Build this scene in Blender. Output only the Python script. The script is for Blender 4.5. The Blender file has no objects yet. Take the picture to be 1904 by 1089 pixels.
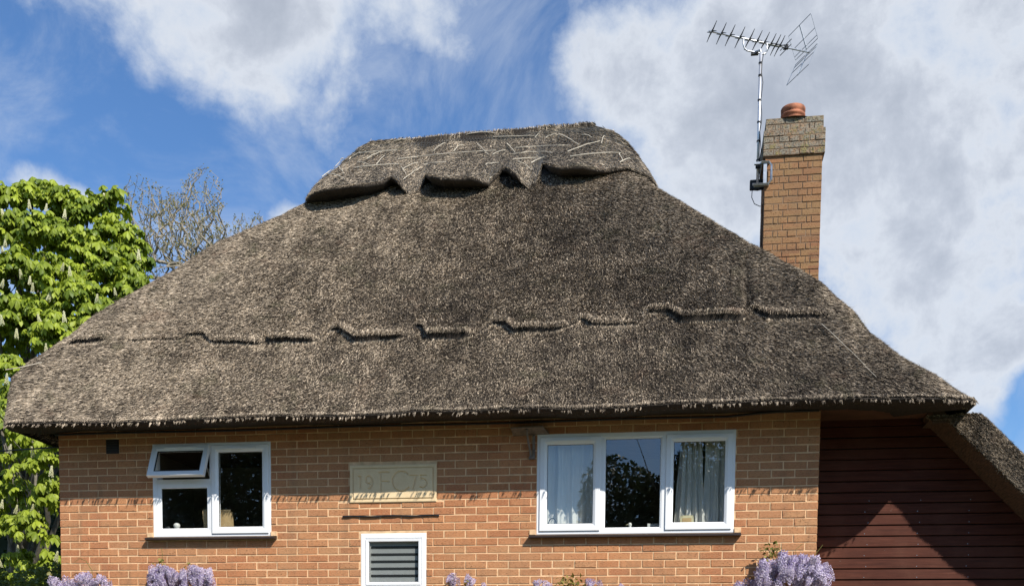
import bpy, bmesh, math, random
import numpy as np
from mathutils import Vector, Matrix, Euler
rng = np.random.default_rng(7); random.seed(7)
C = bpy.context.scene.collection
R = math.radians

# ------------------------------------------------------------------ camera
CF, CX, CY = 2000.0, 952.0, 1408.2
c_r = np.array([0.98708028, 0.15988961, 0.01038449])
c_u = np.array([-0.02229316, 0.07286802, 0.99709241])
c_f = np.array([-0.15866802, 0.98444175, -0.07549103])
c_o = np.array([6.76854, -10.92339, -1.25284])
cam_d = bpy.data.cameras.new('camera'); cam = bpy.data.objects.new('camera', cam_d); C.objects.link(cam)
cam.matrix_world = Matrix(((c_r[0], c_u[0], -c_f[0], c_o[0]), (c_r[1], c_u[1], -c_f[1], c_o[1]),
                           (c_r[2], c_u[2], -c_f[2], c_o[2]), (0, 0, 0, 1)))
cam_d.sensor_width = 36; cam_d.lens = CF / 1904 * 36
cam_d.shift_y = (CY - 544.5) / 1904
cam_d.clip_start = .1; cam_d.clip_end = 2000
bpy.context.scene.camera = cam

def ray(x, y):
    return c_f + (x - CX) / CF * c_r - (y - CY) / CF * c_u
def at(x, y, Y=0.0):
    """survey point: where the sight line of a photo pixel meets the vertical plane y = Y"""
    d = ray(x, y); t = (Y - c_o[1]) / d[1]; return c_o + t * d

# ------------------------------------------------------------------ light, sky
SUN = Vector((1.0, -1.0, 1.22)).normalized()          # towards the sun
sd = bpy.data.lights.new('sun', 'SUN'); sun = bpy.data.objects.new('sun', sd); C.objects.link(sun)
sd.energy = 5.0; sd.angle = R(.53); sd.color = (1, .94, .85)
sun.rotation_euler = SUN.to_track_quat('Z', 'Y').to_euler(); sun.location = (15, -15, 20)

sc = bpy.context.scene
sc.view_settings.view_transform = 'Standard'; sc.view_settings.look = 'None'
sc.view_settings.exposure = 0.38; sc.view_settings.gamma = 1; sc.view_settings.use_curve_mapping = False
sc.cycles.max_bounces = 8

class NT:
    def __init__(s, nt): s.nt = nt; nt.nodes.clear()
    def n(s, t, **k):
        x = s.nt.nodes.new(t)
        for a, v in k.items():
            if hasattr(x, a): setattr(x, a, v)
            else: s.set(x, a.replace('_', ' '), v)
        return x
    def set(s, node, sock, v):
        i = node.inputs[sock] if not isinstance(sock, int) else node.inputs[sock]
        if isinstance(v, bpy.types.NodeSocket): s.nt.links.new(v, i)
        else: i.default_value = v
    def m(s, op, a, b=0, c=None, clamp=False):
        x = s.nt.nodes.new('ShaderNodeMath'); x.operation = op; x.use_clamp = clamp
        s.set(x, 0, a); s.set(x, 1, b)
        if c is not None: s.set(x, 2, c)
        return x.outputs[0]
    def mix(s, f, a, b, blend='MIX'):
        x = s.nt.nodes.new('ShaderNodeMix'); x.data_type = 'RGBA'; x.blend_type = blend
        s.set(x, 0, f); s.set(x, 6, col4(a)); s.set(x, 7, col4(b)); return x.outputs[2]
    def noise(s, vec, scale, detail=3, rough=.5, dist=0):
        x = s.nt.nodes.new('ShaderNodeTexNoise')
        if vec is not None: s.set(x, 'Vector', vec)
        s.set(x, 'Scale', scale); s.set(x, 'Detail', detail); s.set(x, 'Roughness', rough); s.set(x, 'Distortion', dist)
        return x.outputs['Fac']
    def ramp(s, f, stops):
        x = s.nt.nodes.new('ShaderNodeValToRGB'); e = x.color_ramp.elements
        while len(e) < len(stops): e.new(.5)
        for q, (p, c) in zip(e, stops): q.position = p; q.color = col4(c)
        s.set(x, 0, f); return x.outputs[0]
    def rng(s, f, a, b, c=0, d=1, smooth=True):
        x = s.nt.nodes.new('ShaderNodeMapRange'); x.interpolation_type = 'SMOOTHSTEP' if smooth else 'LINEAR'
        s.set(x, 0, f); s.set(x, 1, a); s.set(x, 2, b); s.set(x, 3, c); s.set(x, 4, d); return x.outputs[0]
def col4(c):
    if isinstance(c, bpy.types.NodeSocket): return c
    if isinstance(c, (int, float)): return (c, c, c, 1)
    return tuple(c) + (1,) if len(c) == 3 else tuple(c)

w = bpy.data.worlds.new('World'); sc.world = w; w.use_nodes = True
t = NT(w.node_tree)
sky = t.n('ShaderNodeTexSky'); sky.sky_type = 'NISHITA'; sky.sun_disc = False
sky.sun_elevation = math.asin(SUN.z); sky.sun_rotation = math.atan2(SUN.x, SUN.y)
sky.air_density = 1.0; sky.dust_density = .35; sky.ozone_density = 2.6
tc = t.n('ShaderNodeTexCoord'); sep = t.n('ShaderNodeSeparateXYZ'); t.set(sep, 0, tc.outputs['Generated'])
dx, dy, dz = sep.outputs
hor = t.m('SQRT', t.m('ADD', t.m('MULTIPLY', dx, dx), t.m('MULTIPLY', dy, dy)))
az = t.m('MULTIPLY', t.m('ARCTAN2', dx, dy), 57.2958)
el = t.m('MULTIPLY', t.m('ARCTAN2', dz, hor), 57.2958)
# clouds: drifting noise over the whole dome, gathered into the banks the day has
n1 = t.noise(tc.outputs['Generated'], 5.0, 9, .56, .25)
n2 = t.noise(tc.outputs['Generated'], 18.0, 9, .62, .15)
nn = t.m('ADD', t.m('MULTIPLY', t.m('SUBTRACT', n1, .5), 2.5), t.m('MULTIPLY', t.m('SUBTRACT', n2, .5), 1.5))
banks = [  # azimuth, elevation, radii, weight
    (-29, 33.0, 10, 4.6, 1.05), (-19, 31.0, 6.5, 4.6, .85), (-23, 27.5, 3.6, 3.0, .45), (-13, 29.0, 2.6, 2.6, .45),
    (-4.6, 28.0, 2.6, 2.8, .85), (-8.5, 24.0, 4, 2, .18), (2.0, 30.0, 4.5, 5.0, .60), (5, 26.5, 5.5, 6, .5), (12, 28, 8, 8, .62), (9, 20, 4, 4, .25), (14, 17, 7, 7, .70), (-1.0, 25.0, 6, 4, .28),
    (-32.6, 21.8, 1.7, 1.1, 1.15), (-30.4, 21.3, 1.1, 1.0, 1.0), (-20.6, 21.6, 1.4, 1.0, 1.15), (1, 23.5, 10, 5, .38), (-16, 24, 9, 1.6, .2),
    (16.4, 13.4, 1.5, 1.3, -1.5), (15.9, 10.9, 1.3, .8, -.9), (13.0, 14.5, 4.5, 4, .6), (14.5, 9.5, 2, 1.5, .4), (-9.3, 30.5, 1.4, 3.0, -.35), (-28, 24.6, 6, 1.8, -.35), (-25, 23.5, 5, 1.6, -.3),
    (55, 25, 22, 16, .7), (-75, 30, 20, 12, .6), (0, 80, 180, 12, .3), (178, 14, 26, 6, .75), (-120, 10, 25, 5, .4)]
acc = None
for a0, e0, ra, re, wt in banks:
    u = t.m('DIVIDE', t.m('SUBTRACT', az, a0), ra); v = t.m('DIVIDE', t.m('SUBTRACT', el, e0), re)
    g = t.m('MULTIPLY', t.m('POWER', 2.71828, t.m('MULTIPLY', t.m('ADD', t.m('MULTIPLY', u, u), t.m('MULTIPLY', v, v)), -1.0)), wt)
    acc = g if acc is None else t.m('ADD', acc, g)
dens = t.m('ADD', t.m('ADD', nn, acc), -.27)
mask = t.rng(dens, -.02, .78)
thin = t.rng(t.noise(tc.outputs['Generated'], 7.5, 8, .62, .8), .36, .74, 0, .52)
mask = t.m('MAXIMUM', mask, thin)
shade = t.rng(t.m('ADD', dens, t.m('MULTIPLY', n2, .9)), .75, 2.3)
cl = t.ramp(shade, [(0, (7.4, 8.2, 9.4)), (.25, (8.2, 8.7, 9.5)), (.55, (6.6, 7.1, 8.0)), (1, (5.0, 5.5, 6.4))])
skyc = t.mix(1.0, sky.outputs[0], (.98, 1.34, 1.70), 'MULTIPLY')
full = t.mix(t.m('MULTIPLY', mask, .93), skyc, cl)
below = t.rng(el, -2, 0)
bg = t.n('ShaderNodeBackground'); t.set(bg, 0, full); t.set(bg, 1, .07)
out = t.n('ShaderNodeOutputWorld'); t.set(out, 0, bg.outputs[0])

# ------------------------------------------------------------------ materials
def mat(name):
    m = bpy.data.materials.new(name); m.use_nodes = True; t = NT(m.node_tree)
    p = t.n('ShaderNodeBsdfPrincipled'); o = t.n('ShaderNodeOutputMaterial'); t.set(o, 0, p.outputs[0])
    g = t.n('ShaderNodeNewGeometry')
    return m, t, p, g, o
def bump(t, p, h, st=.3, d=.01):
    b = t.n('ShaderNodeBump'); t.set(b, 'Height', h); t.set(b, 'Strength', st); t.set(b, 'Distance', d); t.set(p, 'Normal', b.outputs[0])
def plain(name, c, rough=.6, var=.15, scale=20, metal=0, bmp=0, spec=None):
    m, t, p, g, o = mat(name)
    n = t.noise(g.outputs['Position'], scale, 5)
    lo = tuple(x * (1 - var) for x in c); hi = tuple(min(1, x * (1 + var)) for x in c)
    t.set(p, 'Base Color', t.ramp(n, [(.3, lo), (.7, hi)]))
    t.set(p, 'Roughness', rough); t.set(p, 'Metallic', metal)
    if spec is not None: t.set(p, 'Specular IOR Level', spec)
    if bmp: bump(t, p, t.noise(g.outputs['Position'], scale * 3, 6), bmp, .01)
    return m

BW, BH = .225, .078
def brick_mat(name, cols, dragc=(.54, .32, .18), wash=(.42, .225, .11), z_fade=None, row_h=BH, lichen=False):
    m, t, p, g, o = mat(name)
    s = t.n('ShaderNodeSeparateXYZ'); t.set(s, 0, g.outputs['Position'])
    row = t.m('FLOOR', t.m('DIVIDE', t.m('ADD', s.outputs[2], 10), row_h))
    par = t.m('MULTIPLY', t.m('MODULO', row, 2), .5)
    colm = t.m('FLOOR', t.m('ADD', t.m('DIVIDE', t.m('ADD', s.outputs[0], 20.0), BW), par))
    cv = t.n('ShaderNodeCombineXYZ'); t.set(cv, 0, colm); t.set(cv, 1, row)
    wn = t.n('ShaderNodeTexWhiteNoise'); wn.noise_dimensions = '3D'; t.set(wn, 0, cv.outputs[0])
    oi = t.n('ShaderNodeAttribute', attribute_name='tint'); oi.attribute_type = 'GEOMETRY'
    c = t.ramp(wn.outputs[0], cols)
    big = t.noise(g.outputs['Position'], 1.1, 3)
    c = t.mix(t.rng(big, .35, .65, 0, .45), c, wash)
    st = t.n('ShaderNodeMapping'); t.set(st, 'Scale', (40, 40, 170)); t.set(st, 0, g.outputs['Position'])
    drag = t.noise(st.outputs[0], 1, 5, .65)
    pit = t.noise(g.outputs['Position'], 95, 4, .6)
    c = t.mix(t.rng(pit, .42, .30, 0, .8), c, (.10, .055, .03))
    blot = t.noise(g.outputs['Position'], 26, 5, .65); c = t.mix(t.rng(blot, .50, .70, 0, .5), c, (.24, .115, .055))
    c = t.mix(t.rng(drag, .35, .75, .0, .5), c, dragc, 'MIX')
    if lichen:
        ln = t.noise(g.outputs['Position'], 22, 6, .7)
        c = t.mix(t.rng(ln, .38, .56, 0, .85), c, (.25, .24, .195))
        yl = t.noise(g.outputs['Position'], 9, 5, .7)
        c = t.mix(t.rng(yl, .52, .62, 0, .7), c, (.26, .22, .07))
        dk = t.noise(g.outputs['Position'], 55, 5, .7)
        c = t.mix(t.rng(dk, .54, .40, 0, .85), c, (.05, .045, .035))
    t.set(p, 'Base Color', c); t.set(p, 'Roughness', .9); t.set(p, 'Specular IOR Level', .2)
    gm = t.n('ShaderNodeMapping'); t.set(gm, 'Scale', (7, 7, .9)); t.set(gm, 0, g.outputs['Position'])
    c = t.mix(t.rng(t.noise(gm.outputs[0], 1, 5, .6), .50, .74, 0, .38), c, (.20, .12, .07))
    t.set(p, 'Base Color', c)
    h = t.m('ADD', t.m('MULTIPLY', drag, .5), t.rng(pit, .42, .26, 0, -1.2))
    bump(t, p, h, 1.0, .006)
    return m
M = {}
M['brick'] = brick_mat('facing_brick', [(0, (.34, .118, .050)), (.25, (.43, .172, .072)), (.5, (.50, .215, .092)), (.75, (.39, .130, .055)), (1, (.47, .235, .11))])
M['brick_ch'] = brick_mat('chimney_brick', [(0, (.24, .095, .05)), (.3, (.31, .175, .08)), (.55, (.25, .15, .07)), (.8, (.33, .15, .07)), (1, (.20, .10, .055))], (.30, .165, .09), (.25, .16, .08))
M['brick_cap'] = brick_mat('lichened_brick', [(0, (.22, .17, .12)), (.5, (.29, .24, .17)), (1, (.22, .14, .09))], lichen=True)
M['mortar'] = plain('mortar', (.70, .47, .27), .95, .2, 14, bmp=.4)
M['mortar_ch'] = plain('old_mortar', (.20, .135, .085), .95, .3, 9, bmp=.4)
M['upvc'] = plain('white_frame_plastic', (.80, .81, .82), .28, .02, 3)
M['seal'] = plain('black_rubber', (.02, .02, .02), .6, .2)
M['board'] = plain('board_dummy', (.1, .03, .02))
M['soffit'] = plain('dark_brown_timber', (.11, .052, .03), .65, .3, 6, bmp=.2)
M['sill'] = plain('sill_paint', (.028, .017, .013), .5, .2, 10)
M['black'] = plain('black_plastic', (.012, .012, .013), .5, .1)
M['alu'] = plain('aluminium', (.66, .67, .70), .42, .12, 14, metal=.75)
M['steel'] = plain('galvanised_steel', (.42, .44, .46), .45, .2, 20, metal=.9)
M['terra'] = plain('terracotta', (.30, .115, .06), .85, .45, 12, bmp=.2)
M['paper'] = plain('card', (.52, .36, .18), .9, .1)
M['room'] = plain('room_paint', (.34, .31, .24), .95, .1, 2)
M['cream'] = plain('cream_card', (.62, .56, .36), .9, .1)
M['china'] = plain('white_china', (.75, .74, .70), .3, .05)
M['teal'] = plain('teal_glass', (.08, .30, .34), .2, .1)
M['blind'] = plain('grey_blind_fabric', (.36, .365, .36), .9, .05, 30)
M['blind_d'] = plain('dark_blind_fabric', (.02, .022, .025), .9, .05, 30)
M['curtain'] = plain('curtain_fabric', (.64, .63, .59), .95, .05, 3)
M['oldwood'] = plain('weathered_wood', (.17, .135, .11), .85, .35, 25, bmp=.4)
M['bark'] = plain('bark', (.13, .115, .085), .9, .35, 9, bmp=.5)
M['twig'] = plain('pale_twig', (.23, .20, .15), .9, .3, 9)
M['grass'] = plain('grass_green', (.075, .082, .035), .95, .4, 6)
M['spar'] = plain('split_hazel', (.50, .45, .36), .9, .25, 12)
M['wire'] = plain('netting_wire', (.11, .115, .115), .6, .1, metal=.3)

def board_mat():
    m, t, p, g, o = mat('stained_boards')
    mp = t.n('ShaderNodeMapping'); t.set(mp, 'Scale', (1.4, 20, 26)); t.set(mp, 0, g.outputs['Position'])
    n = t.noise(mp.outputs[0], 2.2, 6, .65); n2 = t.noise(g.outputs['Position'], 2.5, 5, .6)
    c = t.ramp(n, [(.25, (.038, .0105, .006)), (.6, (.078, .023, .013)), (.8, (.125, .042, .025))])
    c = t.mix(t.rng(n2, .4, .75, 0, .5), c, (.11, .045, .028))
    sp = t.noise(g.outputs['Position'], 30, 3, .7); c = t.mix(t.rng(sp, .74, .8, 0, .8), c, (.45, .4, .35))
    t.set(p, 'Base Color', c); t.set(p, 'Roughness', .75); t.set(p, 'Specular IOR Level', .2); bump(t, p, n, .35, .004)
    return m
M['board'] = board_mat()
def stone_mat():
    m, t, p, g, o = mat('cast_stone')
    n = t.noise(g.outputs['Position'], 9, 6, .6); n2 = t.noise(g.outputs['Position'], 160, 3, .6)
    c = t.ramp(n, [(.3, (.74, .55, .32)), (.7, (.82, .64, .39))]); c = t.mix(t.rng(n2, .55, .7, 0, .35), c, (.42, .33, .18))
    t.set(p, 'Base Color', c); t.set(p, 'Roughness', .92); bump(t, p, n2, .35, .002); return m
M['stone'] = stone_mat()

def straw_mat(name, dark, mid, light, gloss=.75):
    m, t, p, g, o = mat(name)
    a = t.n('ShaderNodeAttribute', attribute_name='rnd'); r = a.outputs['Fac']
    s = t.n('ShaderNodeSeparateXYZ'); t.set(s, 0, g.outputs['Position'])
    n = t.noise(g.outputs['Position'], 1.35, 5, .62); n3 = t.noise(g.outputs['Position'], 5.5, 5, .65)
    stk = t.n('ShaderNodeMapping'); t.set(stk, 'Scale', (3.6, .5, .5)); t.set(stk, 0, g.outputs['Position'])
    ns = t.noise(stk.outputs[0], 1.6, 4, .6)
    tone = t.m('ADD', t.m('MULTIPLY', r, 1.0), t.m('ADD', t.m('MULTIPLY', t.m('SUBTRACT', n, .5), .75), t.m('MULTIPLY', t.m('SUBTRACT', n3, .5), .65)))
    tone = t.m('ADD', tone, t.m('MULTIPLY', t.m('SUBTRACT', ns, .5), .75))
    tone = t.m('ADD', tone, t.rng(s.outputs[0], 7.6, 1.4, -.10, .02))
    c = t.ramp(tone, [(0, dark), (.38, mid), (.82, light), (1, tuple(min(1, x * 1.45) for x in light))])
    c = t.mix(t.rng(t.noise(g.outputs['Position'], 3.1, 4, .6), .56, .72, 0, .35), c, (.10, .10, .045))   # moss and algae
    c = t.mix(t.rng(t.noise(g.outputs['Position'], 2.3, 3, .6), .60, .72, 0, .3), c, (.24, .15, .10))
    t.set(p, 'Base Color', c); t.set(p, 'Roughness', gloss); t.set(p, 'Specular IOR Level', .3)
    return m
M['straw'] = straw_mat('weathered_straw', (.024, .018, .013), (.145, .113, .080), (.46, .375, .275))
M['straw_cap'] = straw_mat('ridge_straw', (.016, .012, .008), (.15, .118, .085), (.46, .38, .28))
M['thatch'] = plain('packed_thatch', (.028, .021, .015), .95, .45, 40, bmp=.8)  # base colour darkened so blade gaps and ledge faces look shaded
def under_mat():
    m, t, p, g, o = mat('thatch_underside')
    mp = t.n('ShaderNodeMapping'); t.set(mp, 'Scale', (60, 8, 60)); t.set(mp, 0, g.outputs['Position'])
    n = t.noise(mp.outputs[0], 1.5, 5, .6)
    t.set(p, 'Base Color', t.ramp(n, [(.3, (.025, .014, .008)), (.7, (.12, .068, .038))])); t.set(p, 'Roughness', .9); bump(t, p, n, .6, .01); return m
M['under'] = under_mat()

def leaf_mat(name, a, b, trans=.35, rough=.5):
    m, t, p, g, o = mat(name)
    at_ = t.n('ShaderNodeAttribute', attribute_name='rnd')
    oi = t.n('ShaderNodeObjectInfo')
    n = t.noise(g.outputs['Position'], 1.6, 4)
    f = t.m('ADD', t.m('MULTIPLY', at_.outputs['Fac'], .6), t.m('ADD', t.m('MULTIPLY', n, .5), t.m('MULTIPLY', oi.outputs['Random'], .15)))
    c = t.ramp(f, [(.15, a), (.85, b)])
    t.set(p, 'Base Color', c); t.set(p, 'Roughness', rough); t.set(p, 'Specular IOR Level', .35)
    tr = t.n('ShaderNodeBsdfTranslucent'); t.set(tr, 0, t.mix(1, c, (1.0, 1.0, .35), 'MULTIPLY'))
    mx = t.n('ShaderNodeMixShader'); t.set(mx, 0, trans); t.set(mx, 1, p.outputs[0]); t.set(mx, 2, tr.outputs[0]); t.set(o, 0, mx.outputs[0])
    return m
M['leaf'] = leaf_mat('chestnut_leaf', (.055, .11, .012), (.38, .46, .045), .38)
M['leaf2'] = leaf_mat('bush_leaf', (.06, .10, .02), (.17, .22, .06), .3)
M['bud'] = leaf_mat('opening_bud', (.17, .16, .05), (.34, .30, .11), .35)
M['darkleaf'] = leaf_mat('hedge_leaf', (.018, .035, .010), (.045, .075, .02), .2)
M['wleaf'] = leaf_mat('wisteria_leaf', (.16, .17, .04), (.32, .27, .09), .3)
M['candle'] = leaf_mat('cream_blossom', (.50, .50, .24), (.80, .78, .55), .25)
M['lilac'] = leaf_mat('lilac_floret', (.13, .075, .30), (.74, .66, .84), .3)

def glass_mat():
    m, t, p, g, o = mat('window_glass')
    gl = t.n('ShaderNodeBsdfGlossy'); t.set(gl, 'Roughness', .0); t.set(gl, 0, (1, 1, 1, 1))
    wob = t.noise(g.outputs['Position'], 2.2, 2); b = t.n('ShaderNodeBump'); t.set(b, 'Height', wob); t.set(b, 'Strength', .012); t.set(b, 'Distance', .01); t.set(gl, 'Normal', b.outputs[0])
    tr = t.n('ShaderNodeBsdfTransparent'); t.set(tr, 0, (.90, .93, .92, 1))
    dt = t.n('ShaderNodeVectorMath'); dt.operation = 'DOT_PRODUCT'; t.set(dt, 0, g.outputs['Normal']); t.set(dt, 1, g.outputs['Incoming'])
    sch = t.m('ADD', .045, t.m('MULTIPLY', t.m('POWER', t.m('SUBTRACT', 1, t.m('ABSOLUTE', dt.outputs['Value'])), 5), .95))
    mx = t.n('ShaderNodeMixShader'); t.set(mx, 0, t.m('MULTIPLY', sch, 3.2, clamp=True)); t.set(mx, 1, tr.outputs[0]); t.set(mx, 2, gl.outputs[0]); t.set(o, 0, mx.outputs[0])
    return m
M['glass'] = glass_mat()

# ------------------------------------------------------------------ helpers
def tag(o, label=None, cat=None, group=None, kind=None):
    if label: o['label'] = label
    if cat: o['category'] = cat
    if group: o['group'] = group
    if kind: o['kind'] = kind
    return o
def empty(name, loc=(0, 0, 0)):
    o = bpy.data.objects.new(name, None); o.location = loc; o.empty_display_size = .1; C.objects.link(o); return o
def link(name, me, parent=None, m=None):
    if m is not None and not me.materials: me.materials.append(m)
    o = bpy.data.objects.new(name, me); C.objects.link(o)
    if parent is not None:
        o.parent = parent
        if parent.name not in _org: o.matrix_parent_inverse = Matrix.Translation(-wloc(parent))
        else: o.matrix_parent_inverse = Matrix.Translation(-wloc(parent))
    return o
_org = {}
def wloc(o):
    v = Vector(o.location)
    p = o.parent
    return v if p is None else v          # every part keeps world coordinates (parents are only moved by their inverse)
def mesh(name, V, F, m=None, parent=None, smooth=False, attr=None):
    me = bpy.data.meshes.new(name); me.from_pydata([tuple(v) for v in V], [], [tuple(f) for f in F]); me.update()
    if smooth: me.polygons.foreach_set('use_smooth', [True] * len(me.polygons))
    return link(name, me, parent, m)
def tris(name, V, m, parent=None, attr=None, k=3, idx=None, smooth=False):
    """big meshes straight from arrays: V (n,3); faces of k corners, consecutive or by idx"""
    me = bpy.data.meshes.new(name); V = np.ascontiguousarray(V, dtype=np.float32).reshape(-1, 3)
    if idx is None: idx = np.arange(len(V), dtype=np.int32)
    idx = np.ascontiguousarray(idx, dtype=np.int32).ravel(); nf = len(idx) // k
    me.vertices.add(len(V)); me.vertices.foreach_set('co', V.ravel())
    me.loops.add(len(idx)); me.loops.foreach_set('vertex_index', idx)
    me.polygons.add(nf); me.polygons.foreach_set('loop_start', np.arange(0, nf * k, k, dtype=np.int32))
    if attr is not None:
        a = me.attributes.new('rnd', 'FLOAT', 'POINT'); a.data.foreach_set('value', np.ascontiguousarray(attr, dtype=np.float32))
    if smooth: me.polygons.foreach_set('use_smooth', np.ones(nf, dtype=bool))
    me.update(); me.validate()
    return link(name, me, parent, m)
def box_vf(x0, x1, y0, y1, z0, z1):
    V = [(x0, y0, z0), (x1, y0, z0), (x1, y1, z0), (x0, y1, z0), (x0, y0, z1), (x1, y0, z1), (x1, y1, z1), (x0, y1, z1)]
    F = [(0, 3, 2, 1), (4, 5, 6, 7), (0, 1, 5, 4), (1, 2, 6, 5), (2, 3, 7, 6), (3, 0, 4, 7)]
    return V, F
def box(name, b, m, parent=None, bev=0):
    V, F = box_vf(*b)
    o = mesh(name, V, F, m, parent)
    if bev:
        bm = bmesh.new(); bm.from_mesh(o.data); bmesh.ops.bevel(bm, geom=bm.edges[:], offset=bev, segments=2, affect='EDGES'); bm.to_mesh(o.data); bm.free()
    return o
def join(parts):
    V = []; F = []
    for v, f in parts:
        b = len(V); V += [tuple(q) for q in v]; F += [tuple(i + b for i in q) for q in f]
    return V, F
def tube(pts, r, n=6, r1=None):
    pts = [Vector(p) for p in pts]; V = []; F = []
    N = len(pts); up = Vector((.13, .21, .97))
    for i, p in enumerate(pts):
        d = (pts[min(i + 1, N - 1)] - pts[max(i - 1, 0)]).normalized()
        a = d.cross(up)
        if a.length < .05: a = d.cross(Vector((1, 0, 0)))
        a.normalize(); b = d.cross(a)
        rr = r if r1 is None else r + (r1 - r) * i / (N - 1)
        for k in range(n):
            an = 2 * math.pi * k / n; V.append(p + a * math.cos(an) * rr + b * math.sin(an) * rr)
    for i in range(N - 1):
        for k in range(n): F.append((i * n + k, i * n + (k + 1) % n, (i + 1) * n + (k + 1) % n, (i + 1) * n + k))
    F.append(tuple(range(n - 1, -1, -1))); F.append(tuple((N - 1) * n + k for k in range(n)))
    return V, F
def sweep(x0, x1, z0, z1, prof):
    """mitred rectangular moulding; prof = list of (inset, y)"""
    V = []; F = []
    for ins, y in prof: V += [(x0 + ins, y, z0 + ins), (x1 - ins, y, z0 + ins), (x1 - ins, y, z1 - ins), (x0 + ins, y, z1 - ins)]
    for i in range(len(prof) - 1):
        for k in range(4): F.append((i * 4 + k, i * 4 + (k + 1) % 4, i * 4 + 4 + (k + 1) % 4, i * 4 + 4 + k))
    return V, F
def lathe(cx, cy, prof, n=24):
    V = []; F = []
    for r, z in prof:
        for k in range(n): a = 2 * math.pi * k / n; V.append((cx + r * math.cos(a), cy + r * math.sin(a), z))
    for i in range(len(prof) - 1):
        for k in range(n): F.append((i * n + k, i * n + (k + 1) % n, (i + 1) * n + (k + 1) % n, (i + 1) * n + k))
    return V, F

# ------------------------------------------------------------------ ground
GZ = -2.85
g_ = mesh('ground', [(-150, -150, GZ), (160, -150, GZ), (160, 220, GZ), (-150, 220, GZ)], [(0, 1, 2, 3)], M['grass']); tag(g_, kind='structure')
pv = mesh('path', [(-1.5, -2.2, GZ + .004), (13, -2.2, GZ + .004), (13, 0, GZ + .004), (-1.5, 0, GZ + .004)], [(0, 1, 2, 3)], plain('paving', (.17, .125, .08), .9, .2, 4)); tag(pv, kind='structure')

# ------------------------------------------------------------------ cottage
cot = tag(empty('thatched_cottage', (4, 3.5, GZ)), 'orange brick cottage with a grey hipped thatched roof and brown boarded side bay', 'house')

WX1 = 35.5 * BW; WTOP = 17 * BH
opens = [(1.086, 2.412, .197, 1.175), (5.232, 7.191, .180, 1.175), (3.392, 4.090, -.372, .210)]
plq = (3.277, 4.198, .525, .906)
vent = (.555, .703, 1.087, 1.235)
Z0r = -37                                           # lowest course, at the ground
def wall_shell():
    xs = sorted({0.004, WX1 - .004} | {o[0] for o in opens} | {o[1] for o in opens})
    zs = sorted({GZ, WTOP + .02} | {o[2] for o in opens} | {o[3] for o in opens})
    P = []
    for i in range(len(xs) - 1):
        for j in range(len(zs) - 1):
            cx = (xs[i] + xs[i + 1]) / 2; cz = (zs[j] + zs[j + 1]) / 2
            if any(o[0] < cx < o[1] and o[2] < cz < o[3] for o in opens): continue
            x0, x1, z0, z1 = xs[i], xs[i + 1], zs[j], zs[j + 1]
            P.append(([(x0, .0045, z0), (x1, .0045, z0), (x1, .0045, z1), (x0, .0045, z1)], [(0, 1, 2, 3)]))
    for o in opens:                                   # reveals
        P.append(([(o[0], .0045, o[2]), (o[1], .0045, o[2]), (o[1], .0045, o[3]), (o[0], .0045, o[3]), (o[0], .12, o[2]), (o[1], .12, o[2]), (o[1], .12, o[3]), (o[0], .12, o[3])],
                  [(0, 4, 5, 1), (1, 5, 6, 2), (2, 6, 7, 3), (3, 7, 4, 0)]))
    # outer shell: sides and back
    x0, x1 = .004, WX1 - .004; z0, z1 = GZ, WTOP + .02
    P.append(([(x0, .0045, z0), (x0, 7, z0), (x0, 7, z1), (x0, .0045, z1)], [(0, 3, 2, 1)]))
    P.append(([(x1, .0045, z0), (x1, 7, z0), (x1, 7, z1), (x1, .0045, z1)], [(0, 1, 2, 3)]))
    P.append(([(x0, 7, z0), (x1, 7, z0), (x1, 7, z1), (x0, 7, z1)], [(0, 3, 2, 1)]))
    return join(P)
V, F = wall_shell(); bwall = mesh('brick_wall', V, F, M['mortar'], cot)
# dark liner behind the facing so that no daylight leaks into the rooms
def brick_vf(x0, x1, z0, z1, y=0.0, dep=.02, axis=0, seed=0):
    """front face with chamfered, slightly uneven arrises; 9 quads"""
    r = random.Random(seed); c = .003
    j = lambda s=.0016: r.uniform(-s, s)
    o = [(x0 + j(), z0 + j()), (x1 + j(), z0 + j()), (x1 + j(), z1 + j()), (x0 + j(), z1 + j())]
    q = [(x0 + c, z0 + c), (x1 - c, z0 + c), (x1 - c, z1 - c), (x0 + c, z1 - c)]
    yo = y + j(.0015)
    V = [(a, yo - .0005 + j(.001), b) for a, b in q] + [(a, yo + c, b) for a, b in o] + [(a, y + dep, b) for a, b in o]
    F = [(0, 1, 2, 3)] + [(4 + k, 4 + (k + 1) % 4, (k + 1) % 4, k) for k in range(4)] + [(8 + k, 8 + (k + 1) % 4, 4 + (k + 1) % 4, 4 + k) for k in range(4)]
    return V, F
J = .0108
bricks = []
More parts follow.
